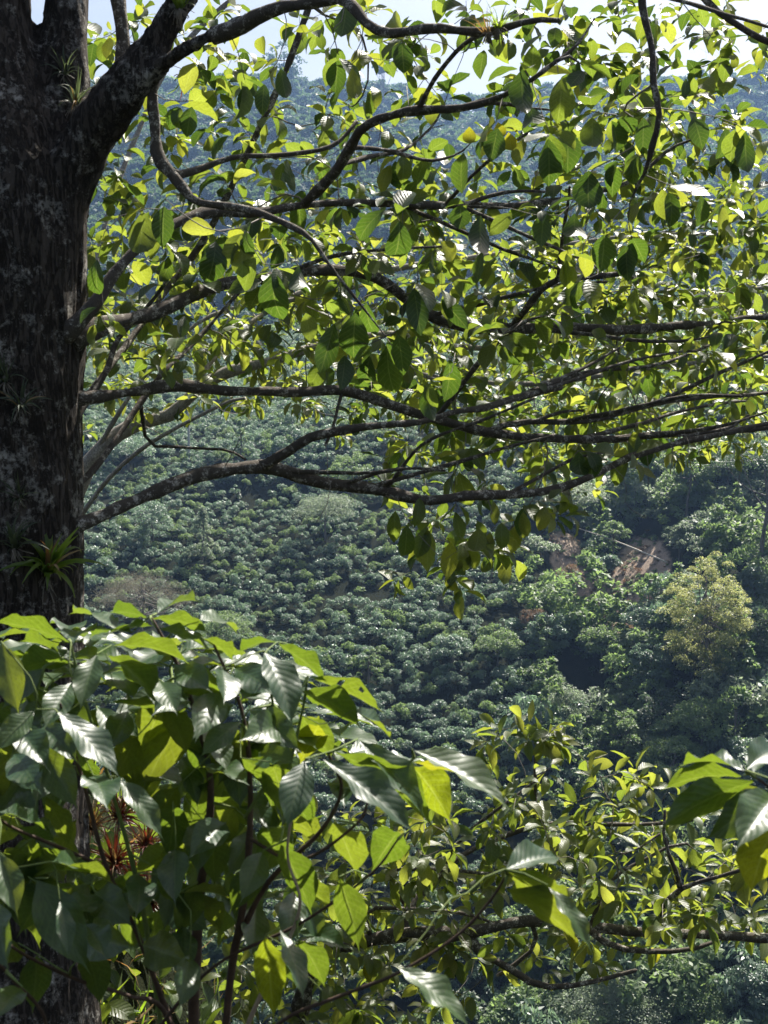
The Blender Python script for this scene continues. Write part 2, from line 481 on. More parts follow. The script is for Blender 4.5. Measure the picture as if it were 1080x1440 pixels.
m, t, out = newmat('ground')
tcn = t.nodes.new('ShaderNodeTexCoord')
a = N(t, 'ShaderNodeTexNoise', Scale=0.9, Detail=8.0, Roughness=0.7); t.links.new(tcn.outputs['Object'], a.inputs[0])
b_ = N(t, 'ShaderNodeTexNoise', Scale=7.0, Detail=6.0, Roughness=0.7); t.links.new(tcn.outputs['Object'], b_.inputs[0])
at = t.nodes.new('ShaderNodeAttribute'); at.attribute_name = 'soil'
green = mixc(t, ramp(t, a.outputs['Fac'], [(0.35, 0.0), (0.65, 1.0)]), (0.007, 0.010, 0.005), (0.018, 0.02, 0.009))
soil = mixc(t, ramp(t, b_.outputs['Fac'], [(0.3, 0.0), (0.7, 1.0)]), (0.17, 0.125, 0.10), (0.44, 0.35, 0.27))
fac = ramp(t, math_n(t, 'ADD', at.outputs['Fac'], math_n(t, 'MULTIPLY', math_n(t, 'SUBTRACT', a.outputs['Fac'], 0.5), 0.45)), [(0.36, 0.0), (0.5, 1.0)])
p_ = t.nodes.new('ShaderNodeBsdfPrincipled'); p_.inputs['Roughness'].default_value = 0.95; p_.inputs['Specular IOR Level'].default_value = 0.05
t.links.new(mixc(t, fac, green, soil), p_.inputs['Base Color'])
bb = N(t, 'ShaderNodeBump', Strength=0.8, Distance=0.12); t.links.new(b_.outputs['Fac'], bb.inputs['Height'])
t.links.new(bb.outputs[0], p_.inputs['Normal']); t.links.new(p_.outputs[0], out.inputs[0])
M['ground'] = m
me = mesh_np('ground', V, F, m)
sa = me.attributes.new('soil', 'FLOAT', 'POINT')
sa.data.foreach_set('value', scar_mask(V[:, 0], V[:, 1]).astype(np.float32))
tag(obj('hillside_ground', me), 'dark soil and undergrowth of the valley slopes with a reddish bare scar', kind='structure')

# ------------------------------------------------------------------ hillside vegetation meshes
def diamonds(c, d, n, L, W):
    """leaf sized rhombic faces: centre, direction, normal, length, width arrays"""
    d = nrm(d); s = nrm(np.cross(n, d)); nn = np.cross(d, s)
    L = L[:, None]; W = W[:, None]
    a = c - d * L * .5; b = c + s * W * .5 - nn * W * .12; e = c + d * L * .5 - nn * L * .1; f = c - s * W * .5 - nn * W * .12
    V = np.stack([a, b, e, f], 1).reshape(-1, 3)
    F = np.arange(len(c) * 4).reshape(-1, 4)
    return V, F

def clump_leaves(rg, centres, radii, per, L, aspect=0.5, droop=0.3, flat=0.8, up=0.9):
    C, D, Nn, Ls = [], [], [], []
    for c, r in zip(centres, radii):
        k = int(per * (0.7 + 0.6 * rg.random()))
        v = nrm(rg.normal(size=(k, 3))); v[:, 2] = np.abs(v[:, 2]) * 1.1 - 0.25
        rad = r * (0.72 + 0.36 * rg.random((k, 1)))
        p = c + v * rad * np.array([1, 1, flat])
        d = nrm(v * np.array([1, 1, .3]) + rg.normal(size=(k, 3)) * 0.55 + np.array([0, 0, -droop]))
        n = nrm(v * 0.6 + np.array([0, 0, up]) + rg.normal(size=(k, 3)) * 0.45)
        C.append(p); D.append(d); Nn.append(n); Ls.append(L * (0.6 + 0.7 * rg.random(k)))
    C = np.vstack(C); D = np.vstack(D); Nn = np.vstack(Nn); Ls = np.concatenate(Ls)
    return diamonds(C, D, Nn, Ls, Ls * aspect)

def bush_mesh(seed, mat, r=1.0, h=1.7, nl=1000, L=0.26, name='coffee_bush', aspect=0.42, droop=0.55):
    rg = np.random.default_rng(seed)
    nc = 15
    cs, rs = [], []
    for k in range(nc):
        a = rg.random() * 6.28; q = math.sqrt(rg.random()) * 0.72
        z = h * (0.82 - 0.55 * q * q + 0.12 * rg.normal() - (0.35 * rg.random() if k % 3 == 0 else 0))
        cs.append((math.cos(a) * q * r, math.sin(a) * q * r, z)); rs.append(r * (0.26 + 0.16 * rg.random()))
    V, F = clump_leaves(rg, np.array(cs), rs, nl / nc, L, aspect, droop)
    return mesh_np(name, V, F, mat)

def crown_mesh(seed, mat, rx, rz, cz, nc=40, per=70, L=0.4, shape='dome', droop=0.3, aspect=0.5, name='crown', cr=0.26):
    rg = np.random.default_rng(seed)
    cs, rs = [], []
    for k in range(nc):
        v = nrm(rg.normal(size=3)); 
        if shape == 'dome': v[2] = abs(v[2]) * 1.0 - 0.25
        if shape == 'umbrella': v[2] = abs(v[2]) * 0.7 + 0.1
        q = 0.55 + 0.4 * rg.random()
        c = v * q * np.array([rx, rx, rz])
        if shape == 'cone':
            h = rg.random() ** 1.3
            a = rg.random() * 6.28
            c = np.array([math.cos(a) * rx * (1 - h) * .85, math.sin(a) * rx * (1 - h) * .85, (h * 2 - 1) * rz])
        if shape == 'round': pass
        cs.append(c + np.array([0, 0, cz])); rs.append(rx * (cr * 0.7 + cr * 0.7 * rg.random()) * (0.6 if shape == 'cone' else 1))
    V, F = clump_leaves(rg, np.array(cs), rs, per, L, aspect, droop)
    return mesh_np(name, V, F, mat), np.array(cs)

def trunk_mesh(seed, h, r, cs=None, mat=None, nb=7, lean=0.0, base=-0.6):
    rg = np.random.default_rng(seed)
    J = Joiner()
    pts = np.array([[0, 0, base], [0.05 * h * rg.normal() * .4, 0, h * .35], [lean * h * .5 + 0.03 * h * rg.normal(), 0.03 * h * rg.normal(), h * .7], [lean * h, 0, h]])
    sp = catmull(pts, 5)
    J.add(*tube_arrays(sp, np.linspace(r, r * .35, len(sp)), 8))
    if cs is not None:
        for k in range(min(nb, len(cs))):
            e = cs[k * len(cs) // nb]
            s = sp[int(len(sp) * (0.45 + 0.4 * rg.random()))]
            mid = (s + e) / 2 + np.array([0, 0, -0.06 * h])
            q = catmull([s, mid, e], 4)
            J.add(*tube_arrays(q, np.linspace(r * .4, r * .1, len(q)), 6))
    return J.mesh('trunk', mat or M['hill_trunk'])

def hill_tree(px, py, wpx, hpx, mat, label, name='hillside_tree', shape='dome', seed=0, group=None, trunk_vis=0.3, L=0.42, nc=34, per=70, d=None, cat='tree', droop=0.3, cr=.26, rt=0.02, nb=7, aspect=0.5, crz=None):
    """px, py: foot of the tree in the photo; size from its distance"""
    p, dd = hit(px, py)
    Wm = wpx * dd / FPX; Hm = hpx * dd / FPX
    o = empty(name, p - np.array([0, 0, 0.2]), label, cat, group)
    cz = Hm * (1 - (1 - trunk_vis) / 2)
    rz = Hm * (1 - trunk_vis) / 2
    me, cs = crown_mesh(seed, mat, Wm / 2 * .88, rz * .95, cz, nc, per * 2.2, L * .62, shape, droop, aspect, cr=cr)
    obj('crown', me, o)
    obj('trunk', trunk_mesh(seed, Hm * .8, Hm * rt, cs, nb=nb), o)
    o.rotation_euler.z = rng.random() * 6.28 if shape != 'cone' else 0
    TREES.append((p[0], p[1], Wm / 2))
    return o
TREES = []
#==SPLIT==
# ------------------------------------------------------------------ individual trees on the far slope
hill_tree(988, 985, 146, 222, M['hill_yellow'], 'tall domed tree with yellow-green airy foliage at the right of the slope', 'yellow_green_tree', 'round', 11, L=0.24, nc=210, per=64, trunk_vis=.08, cr=.15, rt=.014, nb=40)
hill_tree(1070, 822, 165, 205, M['hill_dark'], 'tall dark flat-topped tree with long bare trunk at the right edge', 'umbrella_tree', 'umbrella', 12, L=.35, nc=40, per=70, trunk_vis=.58, rt=.02)
hill_tree(893, 722, 90, 104, M['hill_green'], 'dense dark green tree, left one of the pair above the scar', 'dense_tree', 'round', 13, L=.5, nc=40)
hill_tree(966, 736, 100, 116, M['hill_green'], 'dense green tree, right one of the pair above the scar', 'dense_tree', 'round', 14, L=.5, nc=40)
hill_tree(1022, 700, 110, 100, M['hill_green'], 'round pale-topped tree behind the dark flat-topped tree', 'dense_tree', 'round', 15, L=.4, nc=36)
hill_tree(1085, 710, 120, 140, M['hill_dark'], 'big dark tree cut by the right edge behind the flat-topped tree', 'dense_tree', 'round', 16, L=.4, nc=40)
hill_tree(800, 748, 120, 80, M['hill_silver'], 'wide silvery green tree hanging over the top of the bare scar', 'silvery_tree', 'dome', 17, L=.38, nc=46, per=70)
hill_tree(862, 800, 56, 76, M['hill_green'], 'small rounded tree perched between the two bare scars', 'small_tree', 'dome', 18, L=.3, nc=26)
hill_tree(852, 842, 48, 74, M['hill_coffee'], 'shrubby tree with leaning bare stems in front of the scar', 'small_tree', 'umbrella', 19, L=.35, nc=36, trunk_vis=.25, rt=.02, nb=12)
hill_tree(285, 795, 74, 84, M['hill_silver'], 'pointed tree smothered in pale vines, left of the coffee rows', 'vine_covered_tree', 'cone', 20, L=.3, nc=70, per=45, trunk_vis=.05)
hill_tree(338, 655, 44, 66, M['hill_green'], 'narrow pointed vine-covered tree near the pale utility pole', 'vine_covered_tree', 'cone', 21, L=.3, nc=40, per=40, trunk_vis=.05)
hill_tree(520, 970, 60, 72, M['hill_green'], 'dark leafy tree standing above the mid slope coffee rows', 'vine_covered_tree', 'cone', 22, L=.28, nc=40, per=50, trunk_vis=.1)
hill_tree(458, 765, 98, 84, M['hill_silver'], 'round greyish fine-leaved tree under the forked bough', 'grey_tree', 'dome', 23, L=.22, nc=60, per=90, trunk_vis=.1)
hill_tree(200, 912, 175, 118, M['hill_brown'], 'leafless grey-brown brushy tree just above the coffee shrub', 'bare_tree', 'dome', 24, L=.2, nc=90, per=90, trunk_vis=.12, droop=-.8, aspect=.22, nb=30)
hill_tree(318, 930, 90, 80, M['hill_green'], 'bushy green tree right beside the leafless brushy tree', 'bushy_tree', 'dome', 25, L=.22, nc=44, per=80, trunk_vis=.1)
hill_tree(752, 905, 52, 60, M['hill_rust'], 'small rust-tinged shrub with dead foliage among the coffee rows', 'dead_shrub', 'dome', 26, L=.22, nc=26, per=50, trunk_vis=.1)
hill_tree(800, 845, 46, 60, M['hill_rust'], 'rust-brown dry shrub at the left foot of the scar', 'dead_shrub', 'dome', 27, L=.22, nc=26, per=40, trunk_vis=.1)
hill_tree(795, 1045, 96, 92, M['hill_silver'], 'silvery tree draped in climbing vines at mid right', 'vine_covered_tree', 'dome', 28, L=.3, nc=44, trunk_vis=.08)
hill_tree(1032, 1085, 44, 118, M['hill_dark'], 'slender tree with thin straight trunk and sparse flat crown', 'slender_tree', 'umbrella', 29, L=.22, nc=16, per=36, trunk_vis=.72, rt=.012)
hill_tree(635, 945, 66, 60, M['hill_coffee'], 'rounded shade tree in the middle of the coffee rows', 'shade_tree', 'dome', 30, L=.28, nc=34, trunk_vis=.1)
hill_tree(700, 940, 74, 62, M['hill_green'], 'light green rounded tree right of the middle coffee rows', 'shade_tree', 'dome', 31, L=.28, nc=34, trunk_vis=.1)
hill_tree(490, 700, 70, 66, M['hill_green'], 'dark rounded tree just under the long forked bough', 'shade_tree', 'round', 32, L=.3, nc=34, trunk_vis=.1)
hill_tree(215, 770, 74, 66, M['hill_coffee'], 'dark leafy tree left of the pointed vine-covered tree', 'shade_tree', 'round', 33, L=.32, nc=34, trunk_vis=.1)
hill_tree(180, 668, 100, 60, M['hill_coffee'], 'broad dark tree close beside the big trunk, below the pale bough', 'shade_tree', 'dome', 34, L=.34, nc=40, trunk_vis=.1)
GROVE = ['broad rounded tree just right of the tufted treetop in the lower right',
         'widest rounded tree of the lower right grove, behind the pale coffee leaf',
         'bluish leafy tree at the right edge above the pale coffee leaf',
         'rounded tree in the lower grove, left and downhill of the bare scar foot',
         'bluish tree directly below the bare scar, left of the yellow-green tree',
         'small bluish tree at the very foot of the bare scar',
         'dark tree at the right edge, right of the yellow-green tree trunk',
         'bluish tree at the right edge, level with the yellow-green crown',
         'low bluish tree left of the grove, downhill of the rust-tinged shrub',
         'large leafy tree behind the coffee leaves at the right edge',
         'huge bluish tree behind the lower boughs at the right edge',
         'huge green tree behind the middle of the lower boughs',
         'small bluish tree above the yellow-green crown',
         'small silvery tree between the scar and the yellow-green crown',
         'dark shaded tree in the middle of the lower right grove']
for k, (a, b, ww, hh, mt) in enumerate([(882, 1085, 100, 70, 'hill_green'), (985, 1068, 120, 84, 'hill_green'), (1060, 1120, 96, 76, 'hill_coffee'), (845, 950, 80, 66, 'hill_green'), (915, 985, 70, 70, 'hill_coffee'),
                                        (905, 920, 76, 70, 'hill_coffee'), (1060, 960, 80, 86, 'hill_dark'), (1062, 870, 66, 70, 'hill_coffee'), (770, 930, 76, 58, 'hill_coffee'), (950, 1130, 120, 80, 'hill_green'),
                                        (1050, 1230, 130, 90, 'hill_coffee'), (940, 1250, 130, 90, 'hill_green'), (1010, 780, 60, 56, 'hill_coffee'), (955, 790, 56, 50, 'hill_silver'), (930, 1040, 90, 60, 'hill_dark')]):
    hill_tree(a, b, ww, hh * 1.25, M[mt], GROVE[k], 'grove_tree', 'dome' if k % 2 else 'round', 40 + k, group='trees of the lower right grove', L=.34, nc=40, trunk_vis=.08)
hill_tree(868, 1470, 190, 110, M['hill_silver'], 'broad pale tree crown at the bottom edge, left of the dark gap', 'broad_tree', 'dome', 60, L=.24, nc=80, per=100, trunk_vis=.05)
hill_tree(978, 1462, 110, 92, M['hill_green'], 'round yellow-tinged tree crown at the bottom right', 'round_tree', 'dome', 61, L=.22, nc=60, per=90, trunk_vis=.08)
hill_tree(1060, 1450, 100, 120, M['hill_coffee'], 'shaggy dark tree crown in the bottom right corner', 'shaggy_tree', 'dome', 62, L=.3, nc=60, per=70, trunk_vis=.08)
hill_tree(760, 1450, 130, 70, M['hill_green'], 'low leafy tree crown at the bottom edge under the hanging leaves', 'low_tree', 'dome', 63, L=.24, nc=60, per=80, trunk_vis=.05)

# fallen bleached log across the scar, pole
pa, da = hit(812, 766); pb, db = hit(938, 806)
pa[2] += 1.6; pb[2] += .8
q = catmull([pa, pa * .55 + pb * .45 + np.array([0, 0, .15]), pb], 5)
Vt, Ft = tube_arrays(q, np.linspace(.05, .10, len(q)), 8, knob=.25)
o = obj('fallen_log', mesh_np('fallen_log', Vt, Ft, M['log']))
tag(o, 'long bleached fallen log lying across the bare reddish scar', 'log')
p, dd = hit(266, 655)
po = empty('utility_pole', p, 'thin pale utility pole rising from the coffee slope under the boughs', 'pole')
hh = 95 * dd / FPX
obj('post', mesh_np('post', *tube_arrays([[0, 0, -.5], [0, 0, hh]], [.16, .11], 10), M['pole']), po)
Vt, Ft = tube_arrays([[-.7, 0, hh - .5], [.7, 0, hh - .5]], [.06, .06], 6)
obj('crossarm', mesh_np('crossarm', Vt, Ft, M['pole']), po)
for s_ in (-.6, .6):
    obj('insulator', mesh_np('insulator', *tube_arrays([[s_, 0, hh - .44], [s_, 0, hh - .25]], [.05, .04], 6), M['pole']), po)

# dry tufts, roots and rubble on the bare scar
kk = 420
ci = rng.integers(len(SCAR), size=kk)
SA = np.array(SCAR)[ci]
sx = SA[:, 0] + rng.normal(size=kk) * SA[:, 2] * .7; sy = SA[:, 1] + rng.normal(size=kk) * SA[:, 3] * .7
SCAR_PTS = np.stack([sx, sy, H(sx, sy) - .1], 1)

# trees on the skyline of the far mountain
def ridge_tree(px, ytop, wpx, hpx, label, seed):
    d = 655.0
    x = (px - 540) / FPX * d
    g = float(H(np.array([x]), np.array([d * 0.992]))[0])
    y0 = P(px, ytop, d)
    top = y0[2]
    Hm = max(hpx * d / FPX, top - g)
    o = empty('ridge_tree', (x, d, top - Hm), label, 'tree')
    vis = 1 - (hpx * d / FPX) / Hm * .8
    cz = Hm * (1 - (1 - vis) / 2)
    me, cs = crown_mesh(seed, M['far_forest'], wpx * d / FPX / 2 * .9, Hm * (1 - vis) / 2, cz, 26, 60, 1.5, 'round')
    obj('crown', me, o)
    obj('trunk', trunk_mesh(seed, Hm * .85, .5, cs), o)
ridge_tree(405, 74, 62, 62, 'tall tree standing above the left part of the far skyline', 70)
ridge_tree(1008, 142, 30, 24, 'small round tree on the right part of the far skyline', 71)
ridge_tree(540, 96, 34, 26, 'low tree on the far skyline, right of the tallest one', 72)

# coffee bushes in contour rows
bush_meshes = [bush_mesh(100 + k, M['hill_coffee' if k < 5 else 'hill_green'], r=.92 + .1 * (k % 2), h=1.6, L=.17 + .015 * (k % 3), aspect=.38) for k in range(7)]
wild_meshes = [crown_mesh(170, M['hill_green'], 1.3, 1.0, 1.1, 22, 60, .2, 'round')[0], crown_mesh(171, M['hill_silver'], 1.2, .8, .9, 18, 70, .17, 'dome')[0],
               crown_mesh(172, M['hill_green'], 1.2, 1.2, 1.2, 22, 60, .2, 'round')[0], crown_mesh(173, M['hill_green'], 1.0, 1.4, 1.4, 40, 30, .2, 'cone')[0],
               crown_mesh(174, M['hill_coffee'], 1.3, .9, 1.0, 20, 60, .24, 'dome', droop=.9, aspect=.3)[0], crown_mesh(175, M['hill_silver'], 1.4, .7, .8, 20, 60, .18, 'dome')[0]]
bp = []
yr = 66.0; row = 0
while yr < 232:
    half = yr * .36 + 6
    xs_ = np.arange(-half, half, 1.05)
    xs_ = xs_ + rng.normal(size=len(xs_)) * .22
    yy = yr + 2.6 * n2(xs_, np.full_like(xs_, yr), 1 / 22.0, 20) + .05 * xs_ + rng.normal(size=len(xs_)) * .28
    for x_, y_ in zip(xs_, yy): bp.append((x_, y_, row))
    yr += 2.0; row += 1
bp = np.array(bp)
keep = ((scar_mask(bp[:, 0], bp[:, 1], 1.25) < .33) & (scar_mask(bp[:, 0], bp[:, 1] + 3.0) < .4) & (scar_mask(bp[:, 0], bp[:, 1] + 5.5) < .55)) | (rng.random(len(bp)) < .04)
for (tx, ty, tr) in TREES:
    keep &= ((bp[:, 0] - tx) ** 2 + (bp[:, 1] - ty) ** 2) > (tr * .45) ** 2
gap = n2(bp[:, 0], bp[:, 1], 1 / 5.0, 31)
keep &= gap > -.72
bp = bp[keep]
bz = H(bp[:, 0], bp[:, 1])
B = np.stack([bp[:, 0], bp[:, 1], bz - .1], 1)
sc = .95 + .45 * rng.random(len(B)) + .25 * n2(bp[:, 0], bp[:, 1], 1 / 7.0, 33)
sc = np.clip(sc, .6, 1.5)
wild = (bp[:, 0] > .115 * bp[:, 1])                  # overgrown part right of the rows
sc[wild] *= 1.0 + 1.2 * rng.random(wild.sum()) ** 2
sc[~wild] *= .76
keepw = ~wild | (rng.random(len(B)) < .72)
B, sc, wild, bp = B[keepw], sc[keepw], wild[keepw], bp[keepw]
px_, py_, pd_ = (lambda q: (540 + FPX * (q @ RT) / (q @ FW), 720 - FPX * (q @ UP) / (q @ FW), q @ FW))(B - CP)
vis = (px_ > 118) & (px_ < 1095) & (py_ > 560) & (py_ < 1075)
vis &= ~((px_ < 560) & (py_ > 905 + np.clip(px_ - 330, 0, 999) * .55))
vis &= ~((px_ < 330) & (py_ > 870)) & ~((px_ > 560) & (px_ < 760) & (py_ < 800)) & ~((py_ < 690) & (px_ > 440) & (px_ < 800))
order = np.argsort(np.where(vis, pd_ / sc, 1e9))
order = [k for k in order if vis[k]]
chosen = [k for k in order if wild[k]][:110] + [k for k in order if not wild[k] and px_[k] < 470][:85] + [k for k in order if not wild[k] and px_[k] >= 470][:100]
near = set(chosen)
for k in chosen:
    left = px_[k] < 470
    if wild[k]:
        lb, gr = 'overgrown leafy shrub on the right of the far slope around the bare scar', 'overgrown shrubs near the bare scar'
    elif left:
        lb, gr = 'rounded coffee bush in the planted rows at the left of the far slope', 'coffee bushes at the left of the far slope'
    else:
        lb, gr = 'rounded coffee bush in the planted rows at the centre of the far slope', 'coffee bushes at the centre of the far slope'
    o = obj('overgrown_shrub' if wild[k] else 'coffee_bush', wild_meshes[rng.integers(6)] if wild[k] else bush_meshes[rng.integers(7)])
    o.location = tuple(B[k]); s_ = sc[k]
    o.scale = (s_ * (.95 + .3 * rng.random()), s_ * (.85 + .25 * rng.random()), s_ * (.9 + .35 * rng.random()))
    o.rotation_euler = (0, 0, rng.normal() * .4 + (3.14 if rng.random() < .5 else 0))
    tag(o, lb, 'coffee bush' if not wild[k] else 'shrub', gr)

def scatter(name, label, pts, scales, protos, seed=0):
    """one object of kind stuff: many copies of a few meshes on points"""
    me = bpy.data.meshes.new(name)
    me.vertices.add(len(pts)); me.vertices.foreach_set('co', np.asarray(pts, np.float32).ravel())
    a1 = me.attributes.new('sc', 'FLOAT', 'POINT'); a1.data.foreach_set('value', np.asarray(scales, np.float32))
    r_ = np.random.default_rng(seed)
    a2 = me.attributes.new('rot', 'FLOAT_VECTOR', 'POINT')
    rv = np.zeros((len(pts), 3), np.float32); rv[:, 2] = r_.random(len(pts)) * 6.28
    a2.data.foreach_set('vector', rv.ravel())
    o = obj(name, me)
    tag(o, label, kind='stuff')
    c = bpy.data.collections.new(name + '_kinds')
    for k, pm in enumerate(protos):
        c.objects.link(bpy.data.objects.new(name + '_kind', pm))
    g = bpy.data.node_groups.new(name, 'GeometryNodeTree')
    g.interface.new_socket('Geometry', in_out='INPUT', socket_type='NodeSocketGeometry')
    g.interface.new_socket('Geometry', in_out='OUTPUT', socket_type='NodeSocketGeometry')
    gi = g.nodes.new('NodeGroupInput'); go = g.nodes.new('NodeGroupOutput')
    ci = g.nodes.new('GeometryNodeCollectionInfo'); ci.inputs['Collection'].default_value = c
    ci.inputs['Separate Children'].default_value = True; ci.inputs['Reset Children'].default_value = True
    ip = g.nodes.new('GeometryNodeInstanceOnPoints'); ip.inputs['Pick Instance'].default_value = True
    def na(nm, ty):
        n = g.nodes.new('GeometryNodeInputNamedAttribute'); n.data_type = ty; n.inputs[0].default_value = nm
        return [s for s in n.outputs if s.enabled and s.name == 'Attribute'][0]
    g.links.new(gi.outputs[0], ip.inputs['Points'])
    g.links.new(ci.outputs[0], ip.inputs['Instance'])
    g.links.new(na('rot', 'FLOAT_VECTOR'), ip.inputs['Rotation'])
    g.links.new(na('sc', 'FLOAT'), ip.inputs['Scale'])
    g.links.new(ip.outputs[0], go.inputs[0])
    md = o.modifiers.new('scatter', 'NODES'); md.node_group = g
    return o

rest = np.array([k for k in range(len(B)) if k not in near and not wild[k]])
rest_w = np.array([k for k in range(len(B)) if k not in near and wild[k]])
scatter('distant_coffee_bushes', 'remaining rows of coffee bushes and undergrowth on the far slope', B[rest], sc[rest], bush_meshes, 3)
scatter('distant_shrubs', 'remaining overgrown shrubs right of the planted rows', B[rest_w], sc[rest_w], wild_meshes, 13)

# low undergrowth between the rows
k = 2800
uy = 64 + 170 * rng.random(k); ux = (rng.random(k) * 2 - 1) * (uy * .36 + 6)
ok = scar_mask(ux, uy) < .5
ux, uy = ux[ok], uy[ok]
scatter('undergrowth', 'low weeds and ground cover between the bushes', np.stack([ux, uy, H(ux, uy) - .25], 1), .35 + .35 * rng.random(len(ux)),
        [bush_mesh(130 + k, M['hill_green' if k else 'hill_dark'], r=1.1, h=1.4, nl=160, L=.4) for k in range(2)], 4)
scatter('dry_tufts', 'dry grass tufts and dead brush clinging to the bare scar', SCAR_PTS, .18 + .3 * rng.random(len(SCAR_PTS)),
        [bush_mesh(160, M['hill_brown'], r=1.0, h=1.2, nl=140, L=.5, aspect=.2), bush_mesh(161, M['hill_rust'], r=1.0, h=1.0, nl=120, L=.5, aspect=.25), bush_mesh(162, M['hill_green'], r=1.0, h=1.2, nl=160, L=.5)], 8)
# forest on the far mountain
def far_tree(seed, sil):
    me, cs = crown_mesh(seed, M['far_forest'], 4.2, 4.2 if sil else 3.2, 5.0, 16, 34, 1.5, 'dome', cr=.4)
    return me
k = 5200
fy = 300 + 420 * rng.random(k) ** .8; fx = (rng.random(k) * 2 - 1) * (fy * .34 + 20)
scatter('far_forest', 'hazy blue forest covering the far mountain', np.stack([fx, fy, H(fx, fy) - 1.5], 1), .6 + .9 * rng.random(len(fx)) ** 1.5, [far_tree(140 + k, k % 2) for k in range(4)], 5)
# trees on the flanks of the near slope crest and in the valley
k = 420
fy = 66 + 24 * rng.random(k); fx = (rng.random(k) * 2 - 1) * 45
cy_ = 226 + 10 * rng.normal(size=160); cx_ = (rng.random(160) * 2 - 1) * 90
ax, ay = np.concatenate([fx, cx_]), np.concatenate([fy, cy_])
scatter('valley_trees', 'dark tree belt along the valley stream and slope crest', np.stack([ax, ay, H(ax, ay) - .5], 1), .28 + .25 * rng.random(len(ax)),
        [crown_mesh(150 + k, M['hill_green' if k else 'hill_dark'], 4.2, 4.0, 5.0, 26, 60, .8, 'dome')[0] for k in range(3)], 6)

# ------------------------------------------------------------------ haze
m, t, out = newmat('haze')
pv = t.nodes.new('ShaderNodeVolumePrincipled')
pv.inputs['Color'].default_value = (0.34, 0.55, 0.95, 1)
pv.inputs['Density'].default_value = 0.00025
pv.inputs['Anisotropy'].default_value = 0.35
t.links.new(pv.outputs[0], out.inputs['Volume'])
x0, x1, y0, y1, z0, z1 = -960, 960, -33, 1203, -52, 190
HV = [(x, y, z) for z in (z0, z1) for y in (y0, y1) for x in (x0, x1)]
HF = [(0, 2, 3, 1), (4, 5, 7, 6), (0, 1, 5, 4), (2, 6, 7, 3), (0, 4, 6, 2), (1, 3, 7, 5)]
hz = obj('haze', mesh_np('haze', HV, HF, m, smooth=False))
tag(hz, 'thin pale blue haze filling the valley', kind='stuff')
# ------------------------------------------------------------------ leaf templates (y from 0 to 1, unit length)
def leaf_geo(ratio=0.5, nseg=6, nw=4, curl=0.3, fold=0.25, twist=0.0, ripple=0.0, nr=9, tip=0.10, wavy=0.0, seed=0, widest=0.52, ex=0.85):
    v = np.linspace(0, 1, nseg + 1)
    u = np.linspace(-1, 1, nw + 1)
    body = np.clip(v / (1 - tip * .5), 0, 1)
    e = math.log(0.5) / math.log(widest)
    wv = np.sin(np.pi * body ** e) ** ex
    wv = np.where(v > 1 - tip, np.maximum(wv * .6, 0.06 * (1 - v) / tip), wv)
    wv[0] = .02; wv[-1] = 0.0
    # bend along the length: integrate the angle
    ang = -curl * (v ** 1.3) * 1.9 + 0.15
    dy = np.cos(ang); dz = np.sin(ang)
    Y = np.concatenate([[0], np.cumsum((dy[1:] + dy[:-1]) / 2 * np.diff(v))])
    Z = np.concatenate([[0], np.cumsum((dz[1:] + dz[:-1]) / 2 * np.diff(v))])
    X = u[None] * (wv * ratio / 2)[:, None]
    up = np.abs(u)[None] * (wv * ratio / 2)[:, None] * fold
    if ripple:
        up = up + ripple * np.abs(u)[None] ** .7 * np.cos(2 * np.pi * (v[:, None] * nr - np.abs(u)[None] * nr * .21)) * (wv[:, None] > .15)
    if wavy:
        up = up + wavy * u[None] ** 2 * np.sin(v[:, None] * 17 + seed + np.sign(u)[None] * 1.3) * wv[:, None]
    nz = np.cos(ang)[:, None]; ny = -np.sin(ang)[:, None]
    VX = X; VY = Y[:, None] + up * ny; VZ = Z[:, None] + up * nz
    if twist:
        a = twist * v[:, None]
        VX, VZ = VX * np.cos(a) - (VZ - Z[:, None]) * np.sin(a), VX * np.sin(a) + (VZ - Z[:, None]) * np.cos(a) + Z[:, None]
    V = np.stack([VX, np.broadcast_to(VY, VX.shape), VZ], -1).reshape(-1, 3)
    n = nw + 1
    i = np.arange(nseg)[:, None] * n; j = np.arange(nw)[None]
    F = np.stack([i + j, i + j + 1, i + n + j + 1, i + n + j], -1).reshape(-1, 4)
    UV = np.stack([np.broadcast_to((u[None] + 1) / 2, VX.shape), np.broadcast_to(v[:, None], VX.shape)], -1).reshape(-1, 2)
    return V, F, UV[F.ravel()]

TPL = [leaf_geo(.54, 7, 2, c, f, tw, seed=k, wavy=.02, ex=.78, tip=.07, widest=.5 + .02 * (k % 4)) for k, (c, f, tw) in enumerate([(.15, .35, .1), (.35, .3, -.2), (.5, .2, .25), (.25, .5, 0), (.7, .25, .3), (.05, .15, -.3), (.4, .6, .1), (.9, .3, -.2)])]
TPL_ME = {}
def tpl_mesh(k, mat):
    if (k, mat) not in TPL_ME:
        V, F, UV = TPL[k]
        TPL_ME[(k, mat)] = mesh_np('leaf', V, F, M[mat], UV)
    return TPL_ME[(k, mat)]

def bake_leaves(name, pos, rot, L, wid, tp, mat):
    """many leaves joined into one mesh"""
    J = Joiner()
    for k in range(len(TPL)):
        q = np.where(tp == k)[0]
        if not len(q): continue
        V, F, UV = TPL[k]
        loc = V[None] * np.stack([L[q] * wid[q], L[q], L[q]], 1)[:, None, :]
        Vw = np.einsum('nij,nkj->nki', rot[q], loc) + pos[q][:, None, :]
        Fw = F[None] + (np.arange(len(q)) * len(V))[:, None, None]
        J.add(Vw.reshape(-1, 3), Fw.reshape(-1, 4), np.tile(UV, (len(q), 1)))
    return J.mesh(name, M[mat])

